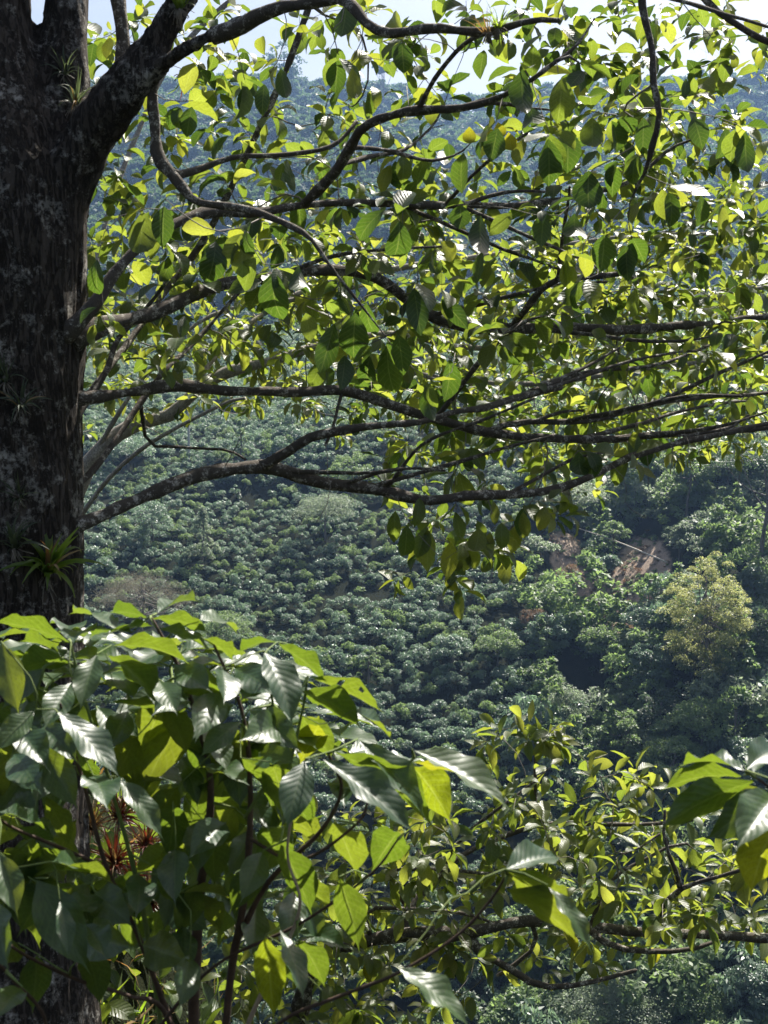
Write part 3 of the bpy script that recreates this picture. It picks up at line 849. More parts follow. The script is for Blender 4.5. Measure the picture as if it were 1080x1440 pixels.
# ------------------------------------------------------------------ growing a branch system
class Tree:
    def __init__(s):
        s.P = []; s.par = []; s.rmin = []; s.main = []
    def add(s, p, par, r=0.0, main=-1):
        s.P.append(np.asarray(p, float)); s.par.append(par); s.rmin.append(r); s.main.append(main)
        return len(s.P) - 1
    def limb(s, pts, step=0.09, par=-1, main=0, wob=0.012, seed=0):
        """pts: rows of (px, py, distance, radius in pixels)"""
        q = [list(P(a, b, c)) + [r * c / FPX] for a, b, c, r in pts]
        c = catmull(np.array(q), 8)
        seg = np.linalg.norm(np.diff(c[:, :3], axis=0), axis=1); L = np.concatenate([[0], np.cumsum(seg)])
        n = max(2, int(L[-1] / step))
        tt = np.linspace(0, L[-1], n + 1)
        c = np.stack([np.interp(tt, L, c[:, k]) for k in range(4)], 1)
        amp = np.minimum(wob, c[:, 3] * .6)[:, None]
        c[1:, :3] += amp[1:] * np.stack([vnoise(c[1:, :3], 6, 50 + seed + k) for k in range(3)], 1)
        if par == -2:      # attach to the nearest node already there
            A = np.array(s.P); par = int(np.argmin(((A - c[0, :3]) ** 2).sum(1)))
        for k in range(len(c)):
            par = s.add(c[k, :3], par, max(c[k, 3], .0015), main)
        return par
    def grow(s, targets, step=0.07, bend=0.18, maxd=9, seed=0, tie=None):
        """connect every target to the nearest wood, nearest targets first"""
        rg = np.random.default_rng(seed)
        T = np.array(targets); n = len(T)
        if not n: return []
        cap = len(s.P) + n * 60
        A = np.zeros((cap, 3)); A[:len(s.P)] = np.array(s.P); m = len(s.P)
        best = np.full(n, 1e9); who = np.zeros(n, int)
        for a in range(0, n):
            d = ((A[:m] - T[a]) ** 2).sum(1); who[a] = np.argmin(d); best[a] = d[who[a]]
        done = np.zeros(n, bool); ends = np.zeros(n, int)
        for _ in range(n):
            k = int(np.argmin(np.where(done, 1e9, best)))
            done[k] = True
            i0 = int(who[k]); p0 = A[i0]; p1 = T[k]; dist = math.sqrt(best[k])
            # leave the parent at a slant along its own direction
            pp = s.par[i0]
            dirp = nrm(A[i0] - A[pp]) if pp >= 0 else np.zeros(3)
            nn = max(1, int(dist / step))
            ctl = p0 + dirp * dist * .30 + (p1 - p0) * .25 + rg.normal(size=3) * dist * bend * .35 + np.array([0, 0, -.04 * dist])
            par = i0; m0 = m
            for j in range(1, nn + 1):
                t_ = j / nn
                q = (1 - t_) ** 2 * p0 + 2 * t_ * (1 - t_) * ctl + t_ * t_ * p1
                if j < nn: q = q + rg.normal(size=3) * min(.008, step * .12)
                par = s.add(q, par); A[m] = q; m += 1
            ends[k] = par
            nd = ((T[:, None, :] - A[None, m0:m, :]) ** 2).sum(2)
            b = nd.argmin(1); v = nd[np.arange(n), b]
            u = (v < best) & ~done
            best[u] = v[u]; who[u] = m0 + b[u]
        return ends
    def radii(s, tip=0.0022, expo=0.42):
        n = len(s.P); cnt = np.zeros(n)
        ch = [[] for _ in range(n)]
        for k, p in enumerate(s.par):
            if p >= 0: ch[p].append(k)
        for k in range(n - 1, -1, -1):
            if not ch[k]: cnt[k] = 1
            else: cnt[k] = sum(cnt[c] for c in ch[k])
        r = tip * cnt ** expo
        rm = np.array(s.rmin)
        for k in range(n):
            if rm[k] > 0: r[k] = rm[k]
            elif s.par[k] >= 0: r[k] = min(r[k], r[s.par[k]] * (.92 if True else 1))
        s.r = r; s.ch = ch; s.cnt = cnt
        return r
    def chains(s):
        out = []
        n = len(s.P)
        starts = [k for k in range(n) if s.par[k] < 0]
        stack = list(starts); seen = set()
        while stack:
            k = stack.pop(); c = [s.par[k]] if s.par[k] >= 0 else []
            main = s.main[k]
            while True:
                c.append(k)
                ch = s.ch[k]
                if not ch: break
                nx = max(ch, key=lambda q: (s.main[q] == s.main[k] and s.main[q] >= 0, s.r[q], s.cnt[q]))
                for q in ch:
                    if q != nx: stack.append(q)
                k = nx
            out.append(c)
        return out

def smooth_chain(p, n=1):
    for _ in range(n):
        if len(p) > 2: p[1:-1] = p[1:-1] * .5 + (p[:-2] + p[2:]) * .25
    return p

def build_wood(tr, parent, bark, twig, nmax=120, knob=.34, min_part=0.004):
    ch = tr.chains()
    A = np.array(tr.P)
    info = []
    for c in ch:
        rr = tr.r[np.array(c)].copy()
        if len(c) > 1 and c[0] == tr.par[c[1]]: rr[0] = min(rr[0], rr[1] * 1.25)
        p = smooth_chain(A[np.array(c)].copy(), 1)
        L = np.linalg.norm(np.diff(p, axis=0), axis=1).sum() if len(c) > 1 else 0
        dd = np.mean((p - CP) @ FW)
        x_, y_, _d = pix(p[len(p) // 2])
        off = (x_ < -80) or (x_ > 1160) or (y_ < -60)
        info.append((rr.mean() * L / dd ** 2 * (0.05 if off else 1), c, p, rr, L))
    info.sort(key=lambda q: -q[0])
    J = Joiner(); k = 0
    for sc_, c, p, rr, L in info:
        if len(c) < 2: continue
        big = k < nmax and rr.max() > min_part
        if rr.max() > .006: rr = rr * (1 + .16 * vnoise(p, 9, k) + .10 * vnoise(p, 25, k + 7))
        V, F = tube_arrays(p, rr, 12 if rr.max() > .02 else (8 if big else 5), knob=knob if rr.max() > .008 else .15, seed=k)
        if big:
            obj('branch', mesh_np('branch', V, F, M[bark if rr.max() > .005 else twig]), parent); k += 1
        else:
            J.add(V, F)
    if J.V: tag(obj('twigs', J.mesh('twigs', M[twig]), parent), kind='stuff')

def whorls(tr, ends, rg, n=(5, 8), L=(.09, .15), droop=.25, spread=.9, up=1.0, width=(.85, 1.15)):
    pos, Y, Z, LL, WW = [], [], [], [], []
    for e in ends:
        p = tr.P[e]; q = tr.P[tr.par[e]]
        d = nrm(p - q) * .7 + nrm(np.array([d_ for d_ in (p - CP)]) * 0 + rg.normal(size=3)) * .25 + np.array([0, 0, .12])
        d = nrm(d)
        a_ = nrm(np.cross(d, rg.normal(size=3))); b_ = np.cross(d, a_)
        k = rg.integers(n[0], n[1] + 1); ph = rg.random() * 6.28
        l0 = L[0] + (L[1] - L[0]) * rg.random()
        for j in range(k):
            ang = ph + 2.4 * j
            back = .012 * j
            base = p - d * back + rg.normal(size=3) * .004
            rad = a_ * math.cos(ang) + b_ * math.sin(ang)
            y = nrm(d * (.75 - .10 * j) + rad * spread + np.array([0, 0, -droop - .06 * j]) + rg.normal(size=3) * .12)
            z = nrm(np.array([0, 0, up]) + rg.normal(size=3) * .35 + d * .25)
            pos.append(base + y * .012); Y.append(y); Z.append(z)
            LL.append(l0 * (.7 + .5 * rg.random())); WW.append(width[0] + (width[1] - width[0]) * rg.random())
    return [np.array(q) for q in (pos, Y, Z, LL, WW)]

def place_leaves(parent, pos, Y, Z, L, Wd, mats, rg, nmax=300, stuff_label=None, force=None, fm=None):
    """largest in view as parts, the rest joined"""
    rot = frames_to(Z, Y)
    n = len(pos)
    tp = rg.integers(0, len(TPL), n)
    mt = rg.choice(len(mats), n, p=[m_[1] for m_ in mats])
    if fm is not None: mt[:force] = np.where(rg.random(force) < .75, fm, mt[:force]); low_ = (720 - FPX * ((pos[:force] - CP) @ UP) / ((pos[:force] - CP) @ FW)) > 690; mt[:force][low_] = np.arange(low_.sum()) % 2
    c = pos + Y * (L * .5)[:, None]
    q = c - CP; dd = q @ FW
    x = 540 + FPX * (q @ RT) / dd; y = 720 - FPX * (q @ UP) / dd
    vis = (x > -20) & (x < 1100) & (y > -20) & (y < 1460) & (dd > .3)
    view = nrm(q)
    facing = np.abs((rot[:, :, 2] * view).sum(1)); along = np.sqrt(np.clip(1 - (Y * view).sum(1) ** 2, 0, 1))
    size = np.where(vis, (L / dd) ** 2 * (.25 + facing) * (.3 + along), 0)
    if force is not None: size[:force] *= 4
    order = np.argsort(-size)
    parts = order[:nmax]; parts = parts[size[parts] > 0]
    for k in parts:
        o = bpy.data.objects.new('leaf', tpl_mesh(int(tp[k]), mats[mt[k]][0]))
        R3 = Matrix([[float(rot[k, a, b]) for b in range(3)] for a in range(3)]).to_4x4()
        o.matrix_local = Matrix.Translation(Vector(pos[k] - BASE[parent.name])) @ R3 @ Matrix.Diagonal((L[k] * Wd[k], L[k], L[k], 1))
        link(o, parent)
        o.matrix_parent_inverse.identity()
    s_ = np.setdiff1d(np.arange(n), parts)
    for j, (mn, _) in enumerate(mats):
        z_ = s_[mt[s_] == j]
        if len(z_):
            me = bake_leaves('foliage', pos[z_] - BASE[parent.name], rot[z_], L[z_], Wd[z_], tp[z_], mn)
            tag(obj('foliage', me, parent), kind='stuff')

BASE = {}
def plant(name, loc, label, cat, group=None):
    o = empty(name, loc, label, cat, group)
    BASE[o.name] = np.array(loc, float)
    return o

def shift(tr, base):
    """wood is built in the coordinates of its plant"""
    tr.P = [p - base for p in tr.P]

def density_points(rows, y0, x0=0, cell=60, k=0.4, dfun=None, rg=None, cx=None):
    cx = cx or cell
    T = []
    for r_, s_ in enumerate(rows):
        for c_, ch in enumerate(s_):
            if not ch.isdigit() or ch == '0': continue
            lam = int(ch) * k
            m_ = int(lam) + (rg.random() < lam - int(lam))
            for _ in range(m_):
                px = x0 + (c_ + rg.random()) * cx; py = y0 + (r_ + rg.random()) * cell
                T.append(P(px, py, dfun(px, py, rg)))
    return T

# ------------------------------------------------------------------ the big tree
trunk_base = P(12, 1400, 4.6)
trunk_base[2] = float(H(np.array([trunk_base[0]]), np.array([trunk_base[1]]))[0])
big = plant('shade_tree', trunk_base, 'huge dark rough-barked tree filling the left edge, its boughs spreading right', 'tree')
T1 = Tree()
def solid(pts, sides=28, step=6):
    q = np.array([list(P(a, b, c)) + [r * c / FPX] for a, b, c, r in pts])
    c = catmull(q, step)
    return c[:, :3], c[:, 3]
stems = [
    [(15, 1560, 4.6, 150), (14, 1420, 4.6, 122), (6, 1200, 4.6, 116), (0, 900, 4.6, 118), (-2, 600, 4.6, 120), (-2, 400, 4.6, 120), (4, 280, 4.6, 108), (-5, 170, 4.6, 86), (-12, 60, 4.6, 62), (-18, -120, 4.65, 54), (-30, -400, 4.7, 46)],
    [(35, 380, 4.62, 80), (66, 240, 4.62, 60), (84, 140, 4.65, 43), (95, 30, 4.68, 35), (101, -120, 4.7, 32), (120, -350, 4.8, 28)],
    [(45, 400, 4.58, 75), (82, 275, 4.55, 44), (118, 205, 4.5, 33), (150, 160, 4.45, 33), (185, 112, 4.4, 30), (214, 68, 4.38, 26), (240, 28, 4.36, 24), (262, -12, 4.35, 21), (300, -120, 4.3, 18)],
    [(165, 150, 4.42, 24), (200, 112, 4.36, 19), (240, 80, 4.3, 15), (285, 56, 4.25, 12.5), (330, 33, 4.2, 11), (380, 14, 4.15, 10)],
]
J = Joiner()
for k, st in enumerate(stems):
    p, r = solid(st)
    V, F = tube_arrays(p, r, 32, cap=False)
    n_ = 32
    # closed ends for the voxel union
    V = np.vstack([V, p[:1], p[-1:]]); c0, c1 = len(V) - 2, len(V) - 1
    s = np.arange(0, n_, 2); e = (len(p) - 1) * n_
    F = np.vstack([F, np.stack([np.full(len(s), c0), (s + 2) % n_, (s + 1) % n_, s], -1), np.stack([np.full(len(s), c1), e + s, e + (s + 1) % n_, e + (s + 2) % n_], -1)])
    J.add(V - trunk_base, F)
raw = J.mesh('trunk_raw', M['bark'])
ro = obj('trunk_raw', raw)
md = ro.modifiers.new('r', 'REMESH'); md.mode = 'VOXEL'; md.voxel_size = 0.013
md2 = ro.modifiers.new('s', 'SMOOTH'); md2.iterations = 8; md2.factor = .5
dg = bpy.context.evaluated_depsgraph_get()
ev = ro.evaluated_get(dg)
tm = bpy.data.meshes.new_from_object(ev)
bpy.data.objects.remove(ro)
nv_ = len(tm.vertices)
co = np.zeros(nv_ * 3, np.float32); tm.vertices.foreach_get('co', co); co = co.reshape(-1, 3)
no = np.zeros(nv_ * 3, np.float32); tm.vertices.foreach_get('normal', no); no = no.reshape(-1, 3)
st_ = co * np.array([1, 1, .16])
wv_ = co + .03 * np.stack([vnoise(co, 5, 60), vnoise(co, 5, 61), np.zeros(nv_)], 1)
st_ = wv_ * np.array([1, 1, .14])
ridge = -np.abs(vnoise(st_, 34, 1)) * .9 - np.abs(vnoise(st_, 60, 2)) * .5
plates = vnoise(co * np.array([1, 1, .5]), 9, 3)
lump = vnoise(co, 3.0, 4) + .5 * vnoise(co, 7, 5)
co = co + no * (0.013 * ridge + .006 * plates + .014 * lump)[:, None]
tm.vertices.foreach_set('co', co.astype(np.float32).ravel())
tm.polygons.foreach_set('use_smooth', np.ones(len(tm.polygons), bool))
tm.materials.clear(); tm.materials.append(M['bark']); tm.name = 'trunk'; tm.update()
obj('trunk', tm, big)

# big boughs: rows of (px, py, distance, half width in px)
boughs = [
    [(300, 50, 4.24, 12), (330, 33, 4.2, 11), (380, 13, 4.15, 10), (440, 3, 4.1, 9), (480, -4, 4.05, 8), (500, 10, 4.0, 7.5), (515, 37, 3.98, 7), (545, 50, 3.95, 7), (575, 44, 3.92, 7), (612, 36, 3.9, 7), (650, 43, 3.9, 6), (690, 44, 3.9, 5.5), (740, 28, 3.9, 4.5), (785, 30, 3.9, 3.5)],
    [(228, 85, 4.35, 9), (218, 125, 4.38, 8), (216, 155, 4.4, 8.5), (226, 185, 4.4, 8), (218, 215, 4.4, 9), (238, 240, 4.4, 8.5), (256, 262, 4.4, 9), (266, 284, 4.4, 8), (300, 288, 4.38, 6), (340, 292, 4.35, 6.5), (372, 304, 4.3, 5.5), (420, 325, 4.25, 4), (438, 335, 4.2, 3.2), (460, 368, 4.2, 2.5), (505, 425, 4.2, 2)],
    [(250, 248, 4.42, 6), (275, 241, 4.45, 5), (330, 219, 4.5, 4), (380, 219, 4.55, 4), (430, 214, 4.6, 3.5), (470, 205, 4.65, 3), (500, 170, 4.7, 2.5)],
    [(100, 480, 4.55, 17), (135, 464, 4.6, 14), (180, 449, 4.7, 11), (225, 437, 4.8, 11), (260, 420, 4.85, 10), (300, 404, 4.95, 9), (340, 396, 5.0, 8), (390, 388, 5.1, 8), (440, 381, 5.2, 8), (490, 381, 5.3, 8), (530, 391, 5.4, 7.5), (565, 415, 5.5, 7.5), (600, 440, 5.55, 8), (650, 456, 5.6, 9), (715, 462, 5.7, 8.5), (800, 461, 5.8, 7.5), (880, 463, 5.9, 7), (960, 458, 6.0, 6), (1030, 451, 6.1, 5), (1110, 442, 6.2, 4)],
    [(100, 562, 4.58, 11), (150, 556, 4.65, 8), (200, 547, 4.75, 8), (250, 540, 4.85, 9), (300, 548, 4.95, 8), (360, 550, 5.05, 7), (420, 549, 5.15, 7), (485, 549, 5.25, 7), (530, 564, 5.3, 7), (590, 583, 5.4, 6.5), (650, 600, 5.5, 6.5), (710, 613, 5.6, 6.5), (780, 616, 5.7, 6), (850, 616, 5.8, 5.5), (930, 612, 5.9, 5), (1010, 606, 6.0, 4.5), (1100, 600, 6.1, 4)],
    [(95, 745, 4.55, 14), (130, 729, 4.6, 10), (170, 713, 4.65, 9), (210, 697, 4.7, 9), (255, 678, 4.75, 9), (295, 664, 4.8, 9.5), (335, 659, 4.85, 9.5), (370, 655, 4.9, 10), (405, 667, 4.95, 8.5), (450, 679, 5.0, 8), (505, 684, 5.05, 8), (545, 694, 5.1, 8), (600, 706, 5.15, 7), (655, 698, 5.2, 6.5), (720, 694, 5.3, 6), (790, 685, 5.4, 5.5), (835, 668, 5.5, 5), (880, 647, 5.6, 5), (930, 629, 5.7, 4.5), (1000, 613, 5.8, 4), (1060, 600, 5.9, 3.5), (1110, 590, 6, 3)],
    [(372, 655, 4.88, 8), (400, 639, 4.85, 8), (440, 614, 4.82, 7), (485, 604, 4.8, 6), (540, 598, 4.8, 5), (590, 594, 4.85, 4.5), (640, 578, 4.9, 4.5), (680, 575, 5.0, 4.5), (715, 560, 5.1, 4.5), (755, 552, 5.2, 4), (790, 545, 5.3, 3)],
    [(85, 480, 4.5, 15), (130, 435, 4.5, 11), (158, 388, 4.55, 9), (195, 350, 4.6, 8), (240, 315, 4.7, 7.5), (285, 298, 4.8, 7), (340, 297, 4.9, 7), (400, 294, 5.0, 6.5), (470, 285, 5.1, 6), (540, 287, 5.2, 5.5), (640, 289, 5.35, 5), (720, 288, 5.5, 4.5), (800, 280, 5.6, 3.5), (870, 262, 5.7, 2.5)],
    [(425, 290, 5.04, 7), (450, 262, 4.95, 7), (475, 232, 4.85, 7), (495, 200, 4.75, 7), (512, 178, 4.65, 6.5), (545, 165, 4.6, 6), (590, 152, 4.55, 5.5), (640, 152, 4.5, 5), (685, 145, 4.45, 4.5), (718, 130, 4.4, 3.5), (760, 105, 4.35, 3), (800, 70, 4.3, 2.5)],
    [(588, 152, 4.55, 4), (605, 120, 4.45, 4), (625, 92, 4.35, 3.5), (650, 62, 4.25, 3.5), (680, 46, 4.1, 3)],
    [(898, -60, 4.2, 5.5), (900, 0, 4.2, 5), (912, 45, 4.2, 5), (920, 80, 4.2, 4.8), (914, 112, 4.2, 4.8), (926, 142, 4.2, 4.8), (930, 170, 4.2, 4.5), (918, 205, 4.25, 4), (910, 240, 4.3, 3.2), (896, 262, 4.35, 2.5)],
    [(960, -60, 4.4, 6), (985, -4, 4.4, 5.5), (1012, 18, 4.4, 5), (1045, 40, 4.4, 5), (1090, 66, 4.4, 4.5)],
    [(720, 456, 5.7, 5), (745, 428, 5.5, 4.5), (780, 393, 5.3, 4.5), (840, 387, 5.3, 4), (890, 382, 5.3, 3.5)],
    [(785, 392, 5.3, 3), (788, 350, 5.1, 2.6), (797, 300, 4.9, 2.4), (801, 262, 4.7, 2)],
    [(690, 603, 5.55, 4), (740, 594, 5.6, 4), (820, 592, 5.7, 4), (885, 577, 5.8, 4), (940, 563, 5.9, 3.5), (1010, 558, 6.0, 3), (1085, 552, 6.1, 2.5)],
    [(612, 590, 5.45, 4), (650, 540, 5.3, 3.8), (690, 490, 5.2, 3.5), (735, 452, 5.0, 3)],
    [(545, 685, 5.1, 3), (575, 645, 5.0, 3), (605, 617, 4.9, 2.6), (680, 590, 4.8, 2.4), (750, 560, 4.8, 2)],
    [(655, 256, 5.2, 2.5), (700, 215, 4.9, 2.5), (742, 187, 4.7, 2.2)],
    [(160, -60, 4.9, 11), (166, 0, 4.9, 10), (172, 60, 4.9, 10), (172, 110, 4.9, 9), (150, 200, 4.85, 8), (110, 290, 4.75, 8)],
    [(450, -60, 5.6, 5), (434, 5, 5.6, 4.8), (405, 90, 5.6, 4.8), (370, 168, 5.6, 4.8), (335, 240, 5.6, 4.5), (290, 330, 5.6, 4.5), (210, 440, 5.4, 4.5), (120, 560, 5.0, 5)],
    [(90, 700, 4.62, 5), (150, 640, 4.8, 4), (200, 560, 5.0, 4), (235, 520, 5.1, 3.5), (285, 470, 5.3, 3), (345, 400, 5.4, 2.5)],
    [(90, 620, 4.6, 5), (150, 520, 4.8, 4), (162, 480, 4.9, 3.5), (200, 440, 5.0, 3), (240, 390, 5.1, 2.5)],
    [(480, 549, 5.25, 3), (470, 600, 5.2, 2), (458, 625, 5.15, 2)],
    [(200, 628, 5.2, 2.2), (235, 627, 5.2, 2.2), (290, 631, 5.2, 2), (322, 631, 5.2, 2), (345, 646, 5.2, 1.8)],
]
for k, b_ in enumerate(boughs):
    # a bough starts in the trunk or at the nearest wood
    far_ = b_[0][0] < 130 or k in (0, 1) or b_[0][1] < -10
    T1.limb(b_, par=-1 if far_ or not T1.P else -2, main=k, seed=k * 3, step=.05, wob=.016)
# limbs above the picture
for k, b_ in enumerate([[(110, -150, 4.7, 26), (250, -330, 4.9, 18), (500, -480, 5.2, 12), (800, -520, 5.4, 8), (1050, -480, 5.6, 5)],
                        [(300, -120, 4.3, 16), (420, -200, 4.6, 11), (640, -210, 5.0, 8), (850, -180, 5.3, 6), (1080, -120, 5.6, 4)],
                        [(420, -200, 4.6, 8), (620, -120, 4.0, 7), (800, -110, 4.1, 6), (898, -60, 4.2, 5.5)]]):
    T1.limb(b_, par=-1, main=60 + k)

rg = np.random.default_rng(21)
# straight secondary limbs fanning out to the right
A0 = np.array(T1.P); m0 = np.array(T1.main); cand = [k for k in range(len(A0)) if m0[k] in (3, 4, 5, 6, 7, 8, 10, 12, 14) and 200 < pix(A0[k])[0] < 1000]
for k in range(28):
    i0 = cand[int(rg.integers(len(cand)))]
    x_, y_, d_ = pix(A0[i0]); ang = rg.normal() * .28 - (.2 if y_ > 300 else -.05); ln = 110 + 190 * rg.random()
    if y_ > 560: ang = -abs(ang)
    dd_ = .6 * rg.normal() * ln / 300
    p1 = (x_ + ln * math.cos(ang), y_ + ln * math.sin(ang), d_ + dd_)
    T1.limb([(x_, y_, d_, 3.4), (x_ + ln * .35 * math.cos(ang), y_ + ln * .35 * math.sin(ang) + rg.normal() * 7, d_ + dd_ * .4, 3), (x_ + ln * .7 * math.cos(ang), y_ + ln * .7 * math.sin(ang) + rg.normal() * 9, d_ + dd_ * .7, 2.3), p1 + (1.6,)], par=i0, main=100 + k, step=.05)
A_rows = [
    "003344345444677666",
    "003323215422788865",
    "002233445432587755",
    "003444554544688766",
    "004455566644678776",
    "004434465543457788",
    "004454554543456778",
    "003333455544556777",
    "002212223455566776",
    "000000003356666677",
    "000000000566653320",
    "000000000543332000",
    "000000000675210000",
    "000000000142000000",
]
def dA(px, py, rg):
    base = 5.25 + 1.1 * max(0, (px - 200) / 900) + .3 * (py > 520)
    if px < 330 and py < 270: return 5.3 + rg.normal() * .25
    return base + rg.normal() * .45
tA = density_points(A_rows, 0, k=.60, dfun=dA, rg=rg)
tA += density_points(["000000222222222222", "000001222222222222", "000002222233333333"], -240, cell=80, x0=-100, k=.17, dfun=lambda a, b, r: 5.0 + r.normal() * .6, rg=rg)
# large leaves hanging in front: base px, tip px, width px
hero = [(200, 297, 197, 358, 36), (231, 290, 229, 345, 28), (339, 330, 341, 388, 30), (360, 362, 340, 408, 32), (385, 383, 384, 452, 40), (420, 373, 420, 430, 26),
        (303, 340, 300, 392, 34), (540, 295, 497, 333, 24), (562, 310, 561, 370, 33), (676, 303, 674, 365, 30), (735, 97, 733, 165, 35), (790, 110, 786, 170, 34),
        (771, 195, 772, 258, 33), (798, 183, 799, 238, 30), (833, 165, 832, 215, 30), (828, 240, 826, 295, 40), (862, 232, 861, 275, 22), (1020, 180, 1018, 230, 28),
        (1048, 185, 1049, 245, 26), (975, 165, 988, 205, 26), (820, 100, 800, 125, 22), (500, 440, 495, 505, 38), (545, 485, 548, 555, 36), (470, 455, 452, 522, 28),
        (582, 405, 590, 470, 28), (515, 425, 520, 480, 26), (648, 288, 647, 320, 28), (850, 330, 845, 380, 32), (880, 345, 884, 392, 26), (632, 505, 630, 560, 26),
        (600, 545, 604, 590, 24), (815, 636, 812, 672, 26), (833, 640, 831, 672, 24), (572, 738, 570, 800, 22), (602, 745, 602, 812, 24), (634, 762, 630, 817, 26),
        (656, 775, 657, 813, 14), (674, 743, 668, 787, 28), (690, 748, 685, 792, 20), (705, 735, 707, 778, 22), (766, 712, 760, 752, 22), (556, 718, 553, 770, 18),
        (735, 720, 742, 760, 18), (590, 700, 584, 745, 20), (640, 720, 650, 765, 18), (430, 440, 436, 478, 22), (765, 300, 762, 345, 26), (808, 300, 806, 350, 30),
        (700, 180, 690, 225, 28), (745, 150, 755, 190, 28), (860, 170, 872, 215, 26), (905, 165, 900, 215, 26), (940, 270, 950, 318, 24), (985, 275, 990, 325, 22),
        (475, 85, 472, 128, 26), (495, 95, 500, 140, 20), (565, 60, 568, 100, 26), (487, 5, 480, 48, 30), (345, 120, 342, 165, 18), (372, 118, 368, 160, 20), (395, 95, 402, 140, 18),
        (270, 150, 262, 190, 22), (250, 150, 240, 180, 20), (560, 470, 565, 525, 30), (520, 500, 512, 550, 26), (485, 500, 480, 545, 24), (895, 220, 890, 262, 22),
        (137, 365, 132, 415, 20), (620, 420, 655, 460, 22), (720, 300, 690, 330, 20), (795, 365, 800, 405, 22), (620, 340, 640, 365, 24)]
hp, hY, hZ, hL, hW = [], [], [], [], []
ht = []
for (bx, by, tx, ty, wd) in hero:
    d = 4.0 + .3 * rg.random() + (.9 if by > 600 else 0) + .25 * (bx > 600)
    a = P(bx, by, d); b = P(tx, ty, d + rg.normal() * .03)
    L_ = np.linalg.norm(b - a)
    hp.append(a); hY.append((b - a) / L_); hL.append(L_ * 1.08)
    if by > 690: hL[-1] *= .85
    hW.append(np.clip(wd * d / FPX / (L_ * 1.08) / .54 * 1.15, .8, 1.7))
    hZ.append(C2W(nrm(np.array([rg.normal() * .25, .3, 1.0 if rg.random() < .6 else -1.0]))))
    ht.append(a + C2W(np.array([rg.normal() * .008, .022, -.01])))
yl = [(660, 178, 660, 206, 20), (688, 178, 690, 208, 20), (715, 186, 720, 216, 16), (700, 172, 706, 198, 14)]
bare = [A0[cand[int(rg.integers(len(cand)))]] + C2W(np.array([.30 * rg.random() + .03, .16 * rg.normal(), .12 * rg.normal()])) for _ in range(110)]
ends = T1.grow(np.array(tA + ht + bare), step=.06, seed=3)
T1.radii(tip=.0016, expo=.42)
wh = whorls(T1, ends[:len(tA)], rg, n=(5, 8), L=(.075, .13), droop=.12)
cluster = whorls(T1, ends[len(tA):len(tA) + len(ht):2], rg, n=(2, 3), L=(.09, .13), droop=.5)
arr = [np.concatenate([np.array(h), w_, c_]) for h, w_, c_ in zip((hp, hY, hZ, hL, hW), wh, cluster)]
place_leaves(big, *arr, [('tree_leaf', .62), ('sunny_leaf', .2), ('shade_tone_leaf', .18)], rg, nmax=300, force=len(hero), fm=2)
for (bx, by, tx, ty, wd) in yl:
    a = P(bx, by, 4.7); b = P(tx, ty, 4.7); L_ = np.linalg.norm(b - a)
    o = bpy.data.objects.new('leaf', tpl_mesh(2, 'yellow_leaf'))
    rt_ = frames_to(C2W(np.array([.1, .3, -1.0])), (b - a) / L_)
    o.matrix_local = Matrix.Translation(Vector(a - BASE[big.name])) @ Matrix(rt_.tolist()).to_4x4() @ Matrix.Diagonal((L_ * 1.3, L_, L_, 1))
    link(o, big); o['label'] = 'speckled yellow dying leaf'
T1w = T1; shift(T1w, BASE[big.name]); 
CPs = CP.copy()
def wood(tr, parent, *a, **k):
    """build_wood works in plant space; move the camera point there for its size test"""
    global CP
    CP = CPs - BASE[parent.name]
    build_wood(tr, parent, *a, **k)
    CP = CPs
wood(T1w, big, 'branch_bark', 'twig_bark', nmax=150)

# ------------------------------------------------------------------ the pale tree behind, sunlit
b0 = P(60, 1150, 9.2); b0[2] = float(H(np.array([b0[0]]), np.array([b0[1]]))[0])
pale = plant('pale_tree', b0, 'pale-barked sunlit tree behind the big trunk, crown of small yellow-green leaves', 'tree')
T2 = Tree()
g0 = pix(b0)
pb_ = [
    [(g0[0], g0[1], 9.2, 26), (40, 1100, 9.2, 20), (60, 820, 9.2, 18), (100, 690, 9.2, 16), (135, 636, 9.2, 11), (170, 607, 9.2, 11), (200, 588, 9.2, 10), (222, 593, 9.2, 8), (240, 588, 9.2, 8), (262, 560, 9.2, 8), (300, 530, 9.2, 8), (345, 514, 9.2, 7), (395, 505, 9.3, 6), (470, 480, 9.5, 5), (560, 470, 9.8, 5), (680, 490, 10, 4), (820, 470, 10.2, 3.5), (960, 430, 10.4, 3), (1090, 400, 10.6, 3)],
    [(135, 636, 9.2, 4), (180, 560, 9, 3), (230, 500, 9.1, 3), (300, 440, 9.2, 3), (420, 420, 9.4, 3), (520, 400, 9.6, 2.6)],
    [(60, 820, 9.2, 4), (130, 700, 9, 3.5), (200, 630, 8.8, 3), (290, 580, 8.6, 2.4), (350, 552, 8.6, 2)],
    [(262, 560, 9.2, 4), (330, 470, 9.6, 3.5), (450, 400, 10, 4), (600, 370, 10.3, 4), (760, 350, 10.6, 3), (900, 330, 10.8, 3), (1090, 330, 11, 2.5)],
    [(470, 480, 9.5, 4), (600, 530, 9.3, 4), (760, 540, 9.3, 3.5), (900, 520, 9.4, 3), (1090, 500, 9.5, 2.5)],
    [(100, 690, 9.2, 6), (125, 420, 9.6, 4), (180, 220, 10, 3.5), (260, 60, 10.4, 4), (400, -60, 10.6, 3)],
]
for k, b_ in enumerate(pb_): T2.limb(b_, par=-1 if k == 0 else -2, main=k, step=.13)
B_rows = [
    "003355555555666777",   # y 330
    "004455666555667888",
    "005555666666777889",
    "005555566677778999",
    "003433344677788999",
    "001100001345667887",
]
